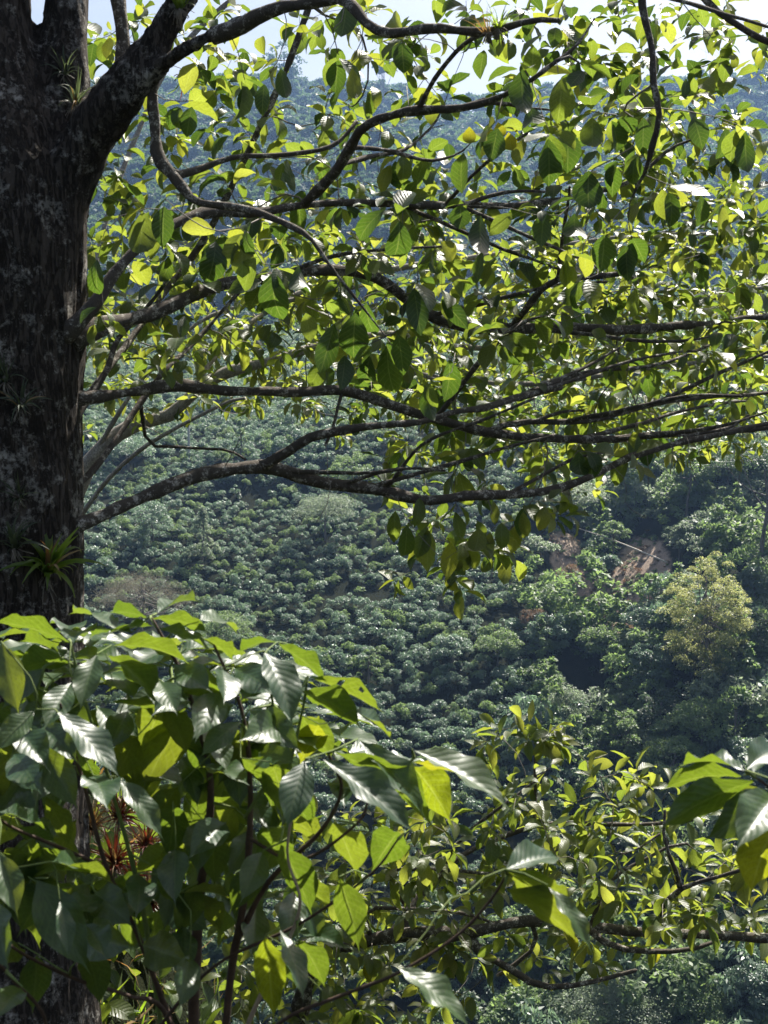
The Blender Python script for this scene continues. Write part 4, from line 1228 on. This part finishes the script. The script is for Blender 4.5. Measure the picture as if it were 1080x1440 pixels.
tB = density_points(B_rows, 320, k=.95, cell=54, cx=60, dfun=lambda a, b, r: 9.3 + 1.2 * max(0, (a - 300) / 800) + r.normal() * .55, rg=rg)
tB = [t_ for t_ in tB]
tB += density_points(["000000000000012233", "000000000000012334", "000000000000023456", "000000000000024567"], 80, cell=60, k=.5, dfun=lambda a, b, r: 10 + r.normal() * .5, rg=rg)
tB += density_points(["002220000000000000", "003331000000000000"], 0, cell=60, k=.5, dfun=lambda a, b, r: 10.2 + r.normal() * .5, rg=rg)
ends = T2.grow(np.array(tB), step=.11, seed=5)
T2.radii(tip=.0026, expo=.40)
wh = whorls(T2, ends, rg, n=(6, 10), L=(.09, .145), droop=.08, width=(.65, .95))
place_leaves(pale, *wh, [('sunny_leaf', .85), ('tree_leaf', .15)], rg, nmax=300)
shift(T2, BASE[pale.name]); wood(T2, pale, 'pale_bark', 'pale_bark', nmax=90)

# ------------------------------------------------------------------ the tree below
b0 = P(500, 1600, 7.6); b0[2] = float(H(np.array([b0[0]]), np.array([b0[1]]))[0])
low = plant('lower_tree', b0, 'yellow-green tree growing from below, its boughs level along the bottom right', 'tree')
T3 = Tree(); g0 = pix(b0)
lb = [
    [(g0[0], g0[1], 7.6, 30), (460, 1600, 7.5, 18), (420, 1450, 7.4, 14), (452, 1345, 7.3, 11), (515, 1322, 7.2, 10), (560, 1314, 7.2, 9.5), (620, 1313, 7.1, 9), (660, 1314, 7.1, 9), (705, 1300, 7.0, 8.5), (750, 1294, 7.0, 8), (827, 1304, 7.0, 8), (913, 1311, 7.0, 7), (1000, 1314, 7.0, 7), (1100, 1320, 7, 6.5)],
    [(655, 1322, 7.1, 7), (690, 1348, 7.0, 6.5), (728, 1363, 6.9, 6), (744, 1387, 6.8, 5), (808, 1385, 6.8, 4), (860, 1375, 6.8, 3.5), (895, 1364, 6.8, 3)],
    [(827, 1306, 7, 5), (850, 1330, 6.9, 4.5), (909, 1337, 6.9, 4), (971, 1337, 6.9, 3.5), (1010, 1322, 6.9, 3)],
    [(913, 1308, 7, 4), (935, 1272, 6.8, 4), (958, 1248, 6.7, 4), (1010, 1235, 6.6, 3), (1072, 1214, 6.5, 2.6)],
    [(957, 1248, 6.7, 3.5), (948, 1213, 6.6, 3), (928, 1182, 6.6, 2.6), (935, 1140, 6.6, 2)],
    [(843, 1234, 7, 2.6), (893, 1220, 7, 2.6), (932, 1192, 7, 2.4), (972, 1178, 7, 2)],
    [(540, 1330, 7.2, 6), (588, 1266, 7.3, 5), (620, 1225, 7.4, 4.5), (665, 1193, 7.5, 4), (745, 1162, 7.5, 4), (777, 1158, 7.5, 3.5), (850, 1159, 7.5, 3), (915, 1159, 7.5, 2.6), (1000, 1150, 7.5, 2)],
    [(752, 1160, 7.5, 2.6), (754, 1110, 7.4, 2.4), (752, 1050, 7.3, 2.4)],
    [(620, 1224, 7.4, 3), (647, 1181, 7.2, 2.6), (703, 1136, 7.0, 2.2), (740, 1110, 6.9, 2)],
    [(530, 1222, 7.2, 2.6), (580, 1222, 7.2, 2.6), (640, 1224, 7.2, 2.6), (710, 1232, 7.2, 2)],
    [(500, 1276, 7.2, 3), (581, 1279, 7.2, 3), (658, 1284, 7.2, 2.6), (692, 1298, 7.1, 2.4)],
    [(560, 1314, 7.2, 7), (577, 1290, 7.35, 7), (590, 1262, 7.4, 6), (600, 1235, 7.5, 5)],
    [(745, 1296, 7, 3.5), (765, 1330, 7, 3), (740, 1345, 7, 3), (700, 1372, 7, 2.5)],
]
for k, b_ in enumerate(lb): T3.limb(b_, par=-1 if k == 0 else -2, main=k, step=.11)
C_rows = [
    "000000000002210000",  # 1020
    "000000002455544200",
    "000000246888887654",
    "000003577888888888",
    "000004678888888888",
    "000005688888767765",
    "000005688776433210",
    "000005678640000000",
    "000005566300000000",
]
tC = density_points(C_rows, 1038, k=.46, cell=48, cx=60, dfun=lambda a, b, r: 7.3 + r.normal() * .5, rg=rg)
tC = [t_ for t_ in tC]
top = [P(752 + rg.normal() * 34, 1036 + rg.normal() * 10, 7.3 + rg.normal() * .12) for _ in range(11)] + [P(870 + rg.normal() * 26, 1092 + rg.normal() * 10, 7.2 + rg.normal() * .1) for _ in range(7)]
ends = T3.grow(np.array(tC + top), step=.09, seed=6)
T3.radii(tip=.0022, expo=.40)
wh = whorls(T3, ends, rg, n=(5, 9), L=(.10, .155), droop=.12, width=(.62, .9))
place_leaves(low, *wh, [('sunny_leaf', .87), ('tree_leaf', .125), ('yellow_leaf', .005)], rg, nmax=300)
shift(T3, BASE[low.name]); wood(T3, low, 'branch_bark', 'twig_bark', nmax=90)
#==SHRUB==
# ------------------------------------------------------------------ coffee shrubs in front
def coffee_leaf_mesh(ratio, curl, fold, twist, seed, holes=()):
    V, F, UV = leaf_geo(ratio, 16, 8, curl, fold, twist, ripple=.006, nr=10, tip=.16, wavy=.02 + .03 * ((seed * 37) % 10) / 10, seed=seed, widest=.47 + .08 * ((seed * 13) % 7) / 7, ex=1.1)
    tip = V[16 * 9 + 4]
    a = math.atan2(tip[2], tip[1]); L = math.hypot(tip[1], tip[2])
    ca, sa = math.cos(-a), math.sin(-a)
    y, z = V[:, 1] * ca - V[:, 2] * sa, V[:, 1] * sa + V[:, 2] * ca
    V = np.stack([V[:, 0], y, z], 1) / L
    if holes:
        keep = np.ones(len(F), bool)
        for h in holes: keep[h] = False
        UV = UV.reshape(-1, 4, 2)[keep].reshape(-1, 2); F = F[keep]
    return V, F, UV
rs = np.random.default_rng(77)
def sided(code, rs):
    j = .15 + rs.normal() * .12
    return {'T': np.array([j + .2, .81, .44]), 'S': np.array([j + .18, .86, .36]), 'D': np.array([j, .35, .93]), 'U': np.array([j, .80, -.60]),
            'V': np.array([j, .45, -.9]), 'L': np.array([.1, .76, .58]), 'R': np.array([.45, .72, .5]), 'F': np.array([j + .15, .74, .6])}[code]
def coffee_leaf(parent, spec, rs, mat=None):
    bx, by, tx, ty, w_, code, d = spec[:7]
    yel = len(spec) > 7 and spec[7] == 'y'
    proj = math.hypot(tx - bx, ty - by) * d / FPX
    L = max(proj * 1.03, .105 + .05 * rs.random())
    dl = math.sqrt(max(L * L - proj * proj, 0)) * (-1 if code in 'TDFLR' else 1)
    a = P(bx, by, d); b = P(tx, ty, d + dl)
    ax = nrm(b - a); L = np.linalg.norm(b - a)
    n = C2W(nrm(sided(code, rs)))
    n = nrm(n - (n @ ax) * ax)
    facing = abs(n @ nrm((a + b) / 2 - CP))
    Wd = np.clip(w_ * d / FPX / max(facing, .35), .30 * L, .42 * L)
    hole = [(5 * 8 + 5), (5 * 8 + 6), (9 * 8 + 6)] if len(spec) > 7 and spec[7] == 'h' else ()
    V, F, UV = coffee_leaf_mesh(Wd / L, .12 + .3 * rs.random(), .22 + .25 * rs.random(), rs.normal() * .2, int(rs.integers(99)), hole)
    me = mesh_np('leaf', V * L, F, M[mat or ('coffee_leaf_yellow' if yel else 'coffee_leaf')], UV)
    me.polygons.foreach_set('use_smooth', np.ones(len(F), bool))
    o = bpy.data.objects.new('leaf', me)
    o.matrix_local = Matrix.Translation(Vector(a - BASE[parent.name])) @ Matrix(frames_to(n, ax).tolist()).to_4x4()
    link(o, parent)
    return a, ax

g_ = P(285, 2150, 2.55)
g_[2] = float(H(np.array([g_[0]]), np.array([g_[1]]))[0])
shrub = plant('coffee_shrub', g_, 'glossy broad-leaved coffee shrub in the lower left foreground', 'shrub')
heroes = [
    (97, 903, -18, 874, 42, 'U', 2.30), (88, 925, 26, 902, 26, 'U', 2.32), (95, 930, 16, 948, 28, 'U', 2.28), (2, 905, 28, 1010, 50, 'D', 2.15),
    (135, 922, 112, 1002, 50, 'L', 2.20), (80, 1000, 172, 1098, 44, 'T', 2.10), (48, 1000, -12, 1062, 42, 'T', 2.12), (165, 886, 96, 864, 24, 'S', 2.35),
    (207, 868, 152, 862, 30, 'U', 2.36), (222, 862, 280, 846, 20, 'U', 2.36), (214, 870, 298, 894, 26, 'U', 2.30), (148, 892, 218, 880, 18, 'U', 2.34),
    (160, 908, 273, 939, 34, 'U', 2.24), (152, 922, 228, 1002, 34, 'U', 2.20), (285, 898, 330, 932, 32, 'U', 2.24), (222, 884, 306, 924, 24, 'S', 2.30),
    (282, 872, 334, 893, 24, 'S', 2.34), (400, 905, 332, 922, 24, 'S', 2.26), (313, 942, 314, 994, 62, 'F', 2.12), (224, 958, 250, 1008, 30, 'F', 2.18),
    (372, 918, 412, 1028, 64, 'R', 2.12), (392, 905, 462, 962, 40, 'U', 2.22), (436, 952, 542, 1004, 46, 'U', 2.24, 'h'), (425, 972, 512, 1030, 38, 'U', 2.20),
    (498, 1000, 552, 1042, 14, 'S', 2.26), (428, 1070, 402, 1172, 70, 'L', 2.02), (455, 1068, 588, 1178, 44, 'T', 1.98), (470, 1058, 615, 1172, 34, 'U', 2.06),
    (505, 1042, 602, 1158, 40, 'F', 2.10), (580, 1078, 638, 1165, 52, 'V', 2.18, 'y'), (583, 1056, 724, 1144, 36, 'T', 2.08), (582, 1072, 712, 1118, 24, 'U', 2.14, 'y'),
    (262, 1000, 196, 1122, 90, 'V', 2.30), (300, 1010, 318, 1120, 80, 'V', 2.36), (345, 1012, 372, 1118, 50, 'V', 2.34), (390, 1030, 350, 1085, 44, 'V', 2.30),
    (165, 1095, 232, 1186, 30, 'T', 2.05), (132, 1092, 152, 1142, 32, 'F', 2.08), (58, 1045, 112, 1142, 56, 'D', 2.14), (-2, 1142, 70, 1172, 15, 'S', 2.0),
    (-2, 1200, 26, 1294, 48, 'D', 1.95), (-6, 1268, 14, 1372, 56, 'D', 1.98), (52, 1238, 128, 1372, 66, 'D', 2.06), (84, 1268, 96, 1352, 22, 'T', 1.98),
    (82, 1224, 164, 1246, 24, 'U', 2.02), (74, 1212, 122, 1234, 20, 'S', 2.0), (195, 1230, 190, 1296, 56, 'D', 2.2), (470, 1155, 502, 1235, 62, 'V', 2.2),
    (395, 1188, 440, 1292, 46, 'V', 2.2), (478, 1236, 506, 1342, 38, 'V', 2.12), (374, 1318, 386, 1442, 32, 'V', 2.0, 'y'), (394, 1308, 428, 1412, 24, 'T', 1.98),
    (562, 1362, 664, 1450, 44, 'T', 1.75), (712, 1222, 790, 1208, 32, 'S', 1.9), (712, 1224, 784, 1278, 26, 'U', 1.9), (712, 1250, 818, 1332, 48, 'V', 1.92),
    (772, 1248, 834, 1346, 22, 'T', 1.86), (722, 1232, 800, 1318, 30, 'U', 1.96), (352, 1000, 428, 1062, 46, 'D', 2.2), (330, 940, 400, 985, 40, 'D', 2.24),
    (245, 935, 300, 975, 36, 'D', 2.3), (60, 940, 0, 1000, 40, 'D', 2.3), (100, 960, 60, 1030, 44, 'D', 2.26), (180, 1000, 150, 1060, 40, 'D', 2.3),
    (365, 1060, 420, 1075, 30, 'D', 2.26), (210, 1080, 170, 1130, 40, 'V', 2.4), (120, 1300, 150, 1350, 26, 'F', 2.1), (30, 1390, -10, 1440, 36, 'D', 2.0),
    (420, 1005, 470, 1075, 40, 'V', 2.3), (448, 1020, 420, 1080, 40, 'V', 2.28, 'y'), (255, 975, 210, 1010, 34, 'D', 2.3), (20, 1060, 60, 1120, 44, 'D', 2.2),
    (330, 1290, 300, 1200, 30, 'U', 2.4), (560, 1170, 520, 1230, 34, 'V', 2.3), (240, 1190, 262, 1240, 26, 'U', 2.3),
]
stemlist = [
    ([(285, 2150, 2.55, 16), (280, 1700, 2.5, 15), (272, 1440, 2.45, 15), (282, 1250, 2.42, 12), (296, 1100, 2.38, 9), (260, 960, 2.35, 6), (213, 868, 2.34, 3.5)], 'coffee_bark'),
    ([(300, 1900, 2.52, 12), (318, 1440, 2.4, 10), (345, 1250, 2.35, 9), (352, 1110, 2.32, 7), (340, 1000, 2.28, 5), (300, 905, 2.28, 3.5)], 'coffee_bark'),
    ([(330, 1330, 2.38, 8), (378, 1240, 2.34, 7), (450, 1170, 2.28, 5.5), (480, 1110, 2.2, 4.5), (462, 1060, 2.15, 3.5)], 'coffee_bark'),
    ([(310, 1560, 2.4, 7), (352, 1432, 2.3, 6), (400, 1335, 2.25, 5), (422, 1268, 2.22, 4), (404, 1196, 2.2, 3.5), (425, 1080, 2.12, 3)], 'coffee_bark_pale'),
    ([(330, 1500, 2.2, 6), (400, 1434, 2.1, 5), (480, 1400, 2.05, 4.6), (560, 1368, 2.0, 4.3), (640, 1318, 1.97, 4), (688, 1268, 1.95, 3.5), (714, 1228, 1.92, 3.2)], 'coffee_bark'),
    ([(275, 1600, 2.48, 9), (235, 1430, 2.4, 7), (180, 1400, 2.3, 5), (110, 1378, 2.2, 4.5), (30, 1340, 2.1, 4), (-20, 1300, 2.05, 3)], 'coffee_bark'),
    ([(262, 1500, 2.46, 9), (200, 1330, 2.35, 7), (150, 1220, 2.28, 6), (120, 1110, 2.24, 5), (92, 1020, 2.22, 4), (85, 990, 2.2, 3)], 'coffee_bark'),
    ([(150, 1220, 2.28, 5), (80, 1190, 2.2, 4.5), (20, 1165, 2.1, 4), (-10, 1145, 2.02, 3)], 'coffee_bark'),
    ([(250, 1620, 2.5, 8), (205, 1300, 2.4, 7), (160, 1120, 2.36, 5), (118, 980, 2.33, 4), (98, 900, 2.31, 3)], 'green_stem'),
    ([(345, 1150, 2.33, 5), (390, 1060, 2.28, 4.5), (372, 925, 2.16, 3)], 'green_stem'),
    ([(390, 1060, 2.28, 4), (400, 1100, 2.26, 4), (425, 1000, 2.24, 3.5), (432, 955, 2.22, 3)], 'green_stem'),
    ([(480, 1110, 2.2, 4), (540, 1100, 2.2, 3.5), (582, 1066, 2.12, 3)], 'green_stem'),
    ([(60, 1500, 2.2, 5), (62, 1430, 2.15, 4.5), (15, 1375, 2.05, 4), (-15, 1340, 2.0, 3)], 'coffee_bark'),
    ([(352, 1180, 2.33, 5), (420, 1210, 2.26, 4), (500, 1160, 2.2, 3.5), (520, 1120, 2.2, 3)], 'coffee_bark'),
    ([(210, 1460, 2.4, 5), (300, 1360, 2.3, 4), (420, 1300, 2.24, 4), (520, 1230, 2.2, 3.2), (560, 1180, 2.2, 2.5)], 'coffee_bark'),
]
def stems_to(parent, stemlist, extra, rs, tmat='green_stem'):
    T = Tree()
    for k, (pp, mt) in enumerate(stemlist):
        T.limb(pp, step=.05, par=-1 if k == 0 else -2, main=k, wob=.004, seed=k)
    base = BASE[parent.name]
    # the stems themselves
    for k, (pp, mt) in enumerate(stemlist):
        q = catmull(np.array([list(P(a, b, c)) + [r * .55 * c / FPX] for a, b, c, r in pp]), 7)
        rr = q[:, 3] * (1 + .18 * (np.arange(len(q)) % 7 == 3))
        V, F = tube_arrays(q[:, :3] - base, rr, 10, knob=.12, seed=k)
        obj('stem', mesh_np('stem', V, F, M[mt]), parent)
    n0 = len(T.P)
    ends = T.grow(np.array(extra), step=.03, seed=9, bend=.25)
    T.radii(tip=.0013, expo=.3)
    J = Joiner()
    T.P = [p - base for p in T.P]
    for c in T.chains():
        c = [k for k in c if k >= n0 or True]
        if all(k < n0 for k in c[1:]): continue
        k0 = next(i for i, k in enumerate(c) if k >= n0)
        c = c[max(0, k0 - 1):]
        if len(c) < 2: continue
        V, F = tube_arrays(np.array([T.P[k] for k in c]), np.array([min(T.r[k], .003) for k in c]), 6)
        J.add(V, F)
    if J.V: tag(obj('petioles', J.mesh('petioles', M[tmat]), parent), kind='stuff')
bases = []
for sp_ in heroes:
    a, ax = coffee_leaf(shrub, sp_, rs); bases.append(a - ax * .004)
# leaves deeper inside the shrub
for k in range(215):
    bx = rs.random() * 420 + 5; by = 955 + (rs.random() ** 1.2) * 400
    if bx > 330 and by < 1000: continue
    d = 2.15 + .5 * rs.random()
    if ((bx - 170) / 60) ** 2 + ((by - 1150) / 90) ** 2 < 1: continue
    if by > 1270 and rs.random() < .55: continue
    a_ = rs.normal() * .9
    lx, ly = math.sin(a_) * 75, abs(math.cos(a_)) * 85
    sp_ = (bx, by, bx + lx, by + ly, 34, 'DVFUV'[rs.integers(5)], d)
    a, ax = coffee_leaf(shrub, sp_, rs); bases.append(a - ax * .004)
# the leafy top of the shrub, running back behind its front edge
def env(px): return np.interp(px, [-60, 0, 250, 330, 450, 560], [880, 868, 868, 905, 985, 1080])
for k in range(95):
    d = 2.36 + .75 * rs.random(); bx = -40 + 560 * rs.random()
    by = env(bx) + (d - 2.3) * 30 + 18 + 70 * rs.random() ** 1.5
    a_ = rs.random() * 6.28
    ax_ = np.array([math.cos(a_), .1 * rs.normal() - .15, math.sin(a_)]) * .14
    a = P(bx, by, d); b = a + C2W(ax_)
    x2, y2, d2 = pix(b)
    ax = nrm(b - a); n = nrm(C2W(np.array([.15 * rs.normal(), .95, .1]))); n = nrm(n - (n @ ax) * ax)
    V, F, UV = coffee_leaf_mesh(.44, .2 + .3 * rs.random(), .25, rs.normal() * .2, k)
    o = bpy.data.objects.new('leaf', mesh_np('leaf', V * .15, F, M['coffee_leaf'], UV))
    o.matrix_local = Matrix.Translation(Vector(a - BASE[shrub.name])) @ Matrix(frames_to(n, ax).tolist()).to_4x4()
    link(o, shrub); bases.append(a - ax * .004)
stems_to(shrub, stemlist, bases, rs)

g_ = P(1330, 2100, 2.2); g_[2] = float(H(np.array([g_[0]]), np.array([g_[1]]))[0])
shr2 = plant('coffee_shrub', g_, 'glossy coffee leaves reaching in from the right edge, rest of the plant out of frame', 'shrub')
h2 = [(1047, 1084, 952, 1080, 30, 'S', 1.95), (1042, 1092, 926, 1114, 28, 'U', 2.02), (1062, 1098, 922, 1172, 44, 'V', 1.98), (1078, 1112, 984, 1186, 48, 'D', 2.04),
      (1088, 1120, 1030, 1202, 44, 'L', 1.86), (1088, 1160, 1054, 1264, 56, 'V', 1.9, 'y'), (1050, 1082, 1092, 1058, 22, 'S', 1.95), (1060, 1086, 1100, 1068, 34, 'U', 2.0),
      (1090, 1120, 1000, 1140, 40, 'V', 2.05), (1095, 1100, 1160, 1150, 50, 'T', 1.9), (1090, 1090, 1150, 1010, 50, 'T', 2.0), (1100, 1170, 1170, 1240, 50, 'D', 1.95)]
bases = []
for sp_ in h2:
    a, ax = coffee_leaf(shr2, sp_, rs); bases.append(a - ax * .004)
stems_to(shr2, [([(1330, 2100, 2.2, 14), (1290, 1700, 2.1, 11), (1200, 1350, 2.0, 8), (1130, 1180, 1.98, 5), (1085, 1112, 1.98, 3.5), (1050, 1086, 1.98, 3)], 'coffee_bark')], bases, rs)

# ------------------------------------------------------------------ air plants and bromeliads
def strap(nseg=6, curl=.9, w0=.07, fold=.5):
    v = np.linspace(0, 1, nseg + 1)
    wv = w0 * (1 - v ** 2.2) * .5 * (.8 + .4 * (1 - v)); wv[-1] = .001
    ang = 1.15 - curl * 1.9 * v ** 1.2
    dy, dz = np.cos(ang), np.sin(ang)
    Y = np.concatenate([[0], np.cumsum((dy[1:] + dy[:-1]) / 2 * np.diff(v))]); Z = np.concatenate([[0], np.cumsum((dz[1:] + dz[:-1]) / 2 * np.diff(v))])
    u = np.array([-1, 0, 1])
    X = u[None] * wv[:, None]; up = (np.abs(u) - .5)[None] * wv[:, None] * fold
    V = np.stack([X, Y[:, None] - up * np.sin(ang)[:, None], Z[:, None] + up * np.cos(ang)[:, None]], -1).reshape(-1, 3)
    i = np.arange(nseg)[:, None] * 3; j = np.arange(2)[None]
    F = np.stack([i + j, i + j + 1, i + 3 + j + 1, i + 3 + j], -1).reshape(-1, 4)
    return V, F
STR = {}
def strap_mesh(k, mat):
    if (k, mat) not in STR:
        c, wd = [(.5, .075), (.8, .085), (1.1, .07), (.3, .09), (1.4, .06)][k]
        STR[(k, mat)] = mesh_np('leaf', *strap(6, c, wd), M[mat])
    return STR[(k, mat)]
def rosette(px, py, d, size, n, mat, label, name='bromeliad', cat='plant', out=(0, .5, .8), seed=0, wscale=1.0, alt=None, altp=0.15, group=None, sink=0.0):
    rr = np.random.default_rng(seed)
    p = P(px, py, d)
    o = empty(name, p, label, cat, group)
    up = C2W(nrm(np.array(out, float)))
    up = nrm(up)
    a_ = nrm(np.cross(up, np.array([.3, .1, 1.0]))); b_ = np.cross(up, a_)
    for k in range(n):
        ph = 2.4 * k; el = .25 + 1.0 * k / n
        rad = a_ * math.cos(ph) + b_ * math.sin(ph)
        y = nrm(rad + rr.normal(size=3) * .12); z = up
        L = size * (.4 + .8 * rr.random())
        m_ = alt if (alt and rr.random() < altp) else mat
        l = bpy.data.objects.new('leaf', strap_mesh(int(rr.integers(5)), m_))
        tilt = Matrix.Rotation(float(.55 * (k / n) + .15 * rr.normal()), 4, 'X')
        l.matrix_local = Matrix.Translation(Vector(rad * .01)) @ Matrix(frames_to(z, y).tolist()).to_4x4() @ tilt @ Matrix.Diagonal((L * wscale, L, L, 1))
        link(l, o)
    J = Joiner()
    V, F = tube_arrays([-up * (.03 + sink), up * .015], [size * .10, size * .06], 8); J.add(V, F)
    for k in range(14):
        e = nrm(rr.normal(size=3) + C2W(np.array([0, -1.6, .2]))) * size * (.3 + .35 * rr.random())
        q = catmull([np.zeros(3), e * .5 + C2W(np.array([0, 0, .02])), e], 3)
        J.add(*tube_arrays(q, np.full(len(q), .0014), 4))
    tag(obj('root_mass', J.mesh('root_mass', M['twig_bark']), o), kind='stuff')
    return o
def surf(px, py, d0=4.0):
    """distance of the trunk surface at a pixel"""
    dirv = FW + (px - 540) / FPX * RT - (py - 720) / FPX * UP
    r_ = big_bvh.ray_cast(Vector(CP - BASE[big.name]), Vector(nrm(dirv)))
    if r_[0] is None: return None
    return (np.array(r_[0]) + BASE[big.name] - CP) @ FW
from mathutils.bvhtree import BVHTree
vv = np.zeros(len(tm.vertices) * 3, np.float32); tm.vertices.foreach_get('co', vv)
big_bvh = BVHTree.FromPolygons([tuple(v) for v in vv.reshape(-1, 3)], [tuple(p.vertices) for p in tm.polygons])
def on(px, py):
    d = surf(px, py)
    return (d if d else 4.35)
rosette(66, 805, on(66, 805) + .01, .19, 56, 'strap_leaf', 'bright green sunlit bromeliad clinging to the trunk just above the coffee shrub', out=(.25, .75, .6), seed=1, wscale=1.5, alt='dry_leaf', altp=.10)
rosette(22, 770, on(22, 770) + .01, .13, 26, 'strap_leaf_grey', 'dim bromeliad in shade, left of the bright sunlit one', out=(-.1, .75, .6), seed=2, wscale=1.3)
rosette(30, 572, on(30, 572) + .01, .14, 28, 'strap_leaf_grey', 'air plant with long arching leaves at mid height on the trunk', 'air_plant', out=(.1, .6, .8), seed=3, wscale=1.0, alt='dry_leaf', altp=.15)
rosette(8, 535, on(8, 535) + .01, .12, 24, 'strap_leaf_grey', 'air plant on the trunk against the left edge, above the arching one', 'air_plant', out=(0, .7, .7), seed=4, wscale=1.1)
rosette(28, 700, on(28, 700) + .01, .09, 26, 'strap_leaf_grey', 'small grey air plant on the trunk between the two leafy tufts', 'air_plant', out=(0, .5, .9), seed=5, wscale=.8)
rosette(106, 148, on(106, 148) + .0, .12, 30, 'strap_leaf_grey', 'shaggy air plant wedged in the crotch of the trunk', 'air_plant', out=(.3, .7, .6), seed=6, wscale=.8, alt='dry_leaf', altp=.25)
rosette(92, 105, on(92, 105) + .01, .10, 26, 'strap_leaf_grey', 'dark air plant on the second stem above the crotch', 'air_plant', out=(0, .6, .8), seed=7, wscale=.8)
rosette(252, 12, on(252, 12) - .01, .11, 30, 'strap_leaf', 'green bromeliad on the thick bough at the top edge', out=(.1, .9, .4), seed=8, wscale=1.1)
rosette(258, 108, 4.33, .075, 14, 'strap_leaf', 'small red-tipped air plant hanging under the thick bough', 'air_plant', out=(.3, -.8, .5), seed=9, wscale=.9, alt='strap_leaf_red', altp=.4)
rosette(700, 40, 3.88, .085, 34, 'strap_leaf', 'tufted green air plant sitting on the thin bough at the top centre', 'air_plant', out=(.1, .95, .3), seed=10, wscale=.8)
rosette(685, 46, 3.88, .07, 22, 'dry_leaf', 'brown dried air plant on the thin bough, left of the green tuft', 'air_plant', out=(-.2, .6, .3), seed=11, wscale=.6)
# red plants at the foot of the trunk
for k, (a, b, sz, lab) in enumerate([(168, 1150, .13, 'topmost red-leaved bromeliad at the foot of the trunk'), (162, 1215, .16, 'red bromeliad with upright orange leaves behind the coffee stems'),
                                     (205, 1190, .12, 'small red bromeliad right of the orange-leaved one'), (212, 1270, .15, 'dark red bromeliad low behind the coffee stems'),
                                     (130, 1165, .12, 'brownish bromeliad left of the red ones at the trunk foot'), (185, 1235, .13, 'pale green and red bromeliad in the middle of the red cluster')]):
    q = P(a, b, 4.9)
    rosette(a, b, 4.75 + .05 * (k % 3), sz, 64, 'strap_leaf_red' if k != 4 else 'dry_leaf', lab, 'red_bromeliad', out=(.1, .7, .7), seed=20 + k, wscale=.8, alt='dry_leaf' if k != 5 else 'strap_leaf', altp=.35, group=None)

# stump-like mossy root mound carrying them is part of the bank: weeds, dry straws and litter on the ground
rw = np.random.default_rng(5)
k = 8600
gx = -2.4 + 3.6 * rw.random(k); gy = .9 + 6.5 * rw.random(k)
gx[:3800] = -1.7 + 1.9 * rw.random(3800); gy[:3800] = 3.0 + 1.9 * rw.random(3800)
gz = H(gx, gy)
pp = np.stack([gx, gy, gz], 1)
Yv = nrm(rw.normal(size=(k, 3)) * .8 + np.array([0, 0, .9])); Zv = nrm(rw.normal(size=(k, 3)) + np.array([0, -.3, .6]))
rt_ = frames_to(Zv, Yv)
Lg = .07 + .16 * rw.random(k)
for mn, q in (('strap_leaf', np.arange(0, k, 3)), ('strap_leaf_grey', np.arange(1, k, 3)), ('dry_leaf', np.arange(2, k, 3))):
    J = Joiner()
    for s_ in range(3):
        V, F = strap(4, [.3, .7, 1.1][s_], .06)
        q_ = q[s_::3]
        Vw = np.einsum('nij,nkj->nki', rt_[q_], V[None] * Lg[q_][:, None, None]) + pp[q_][:, None, :]
        J.add(Vw.reshape(-1, 3), (F[None] + (np.arange(len(q_)) * len(V))[:, None, None]).reshape(-1, 4))
    tag(obj('grass', J.mesh('grass', M[mn])), 'grass, weeds and dry straw on the bank under the coffee shrub', kind='stuff')
# dense weeds and brush on the bank and on the slope that drops away behind it
k = 2600
gx = -3.5 + 5.5 * rw.random(k); gy = 5.0 + 7 * rw.random(k) ** 1.3
gx[:1100] = -1.5 + 2.0 * rw.random(1100); gy[:1100] = 3.2 + 2.2 * rw.random(1100)
bpos = np.stack([gx, gy, H(gx, gy)], 1)
yv = nrm(rw.normal(size=(k, 3)) + np.array([0, 0, .6])); zv = nrm(rw.normal(size=(k, 3)) * .5 + np.array([0, 0, 1]))
me = bake_leaves('ground_weeds', bpos + np.array([0, 0, .05]) + rw.random((k, 1)) * np.array([0, 0, .25]), frames_to(zv, yv), .07 + .08 * rw.random(k), np.full(k, 1.0), rw.integers(0, 8, k), 'tree_leaf')
tag(obj('ground_weeds', me), 'leafy weeds on the steep ground behind the trunk', kind='stuff')
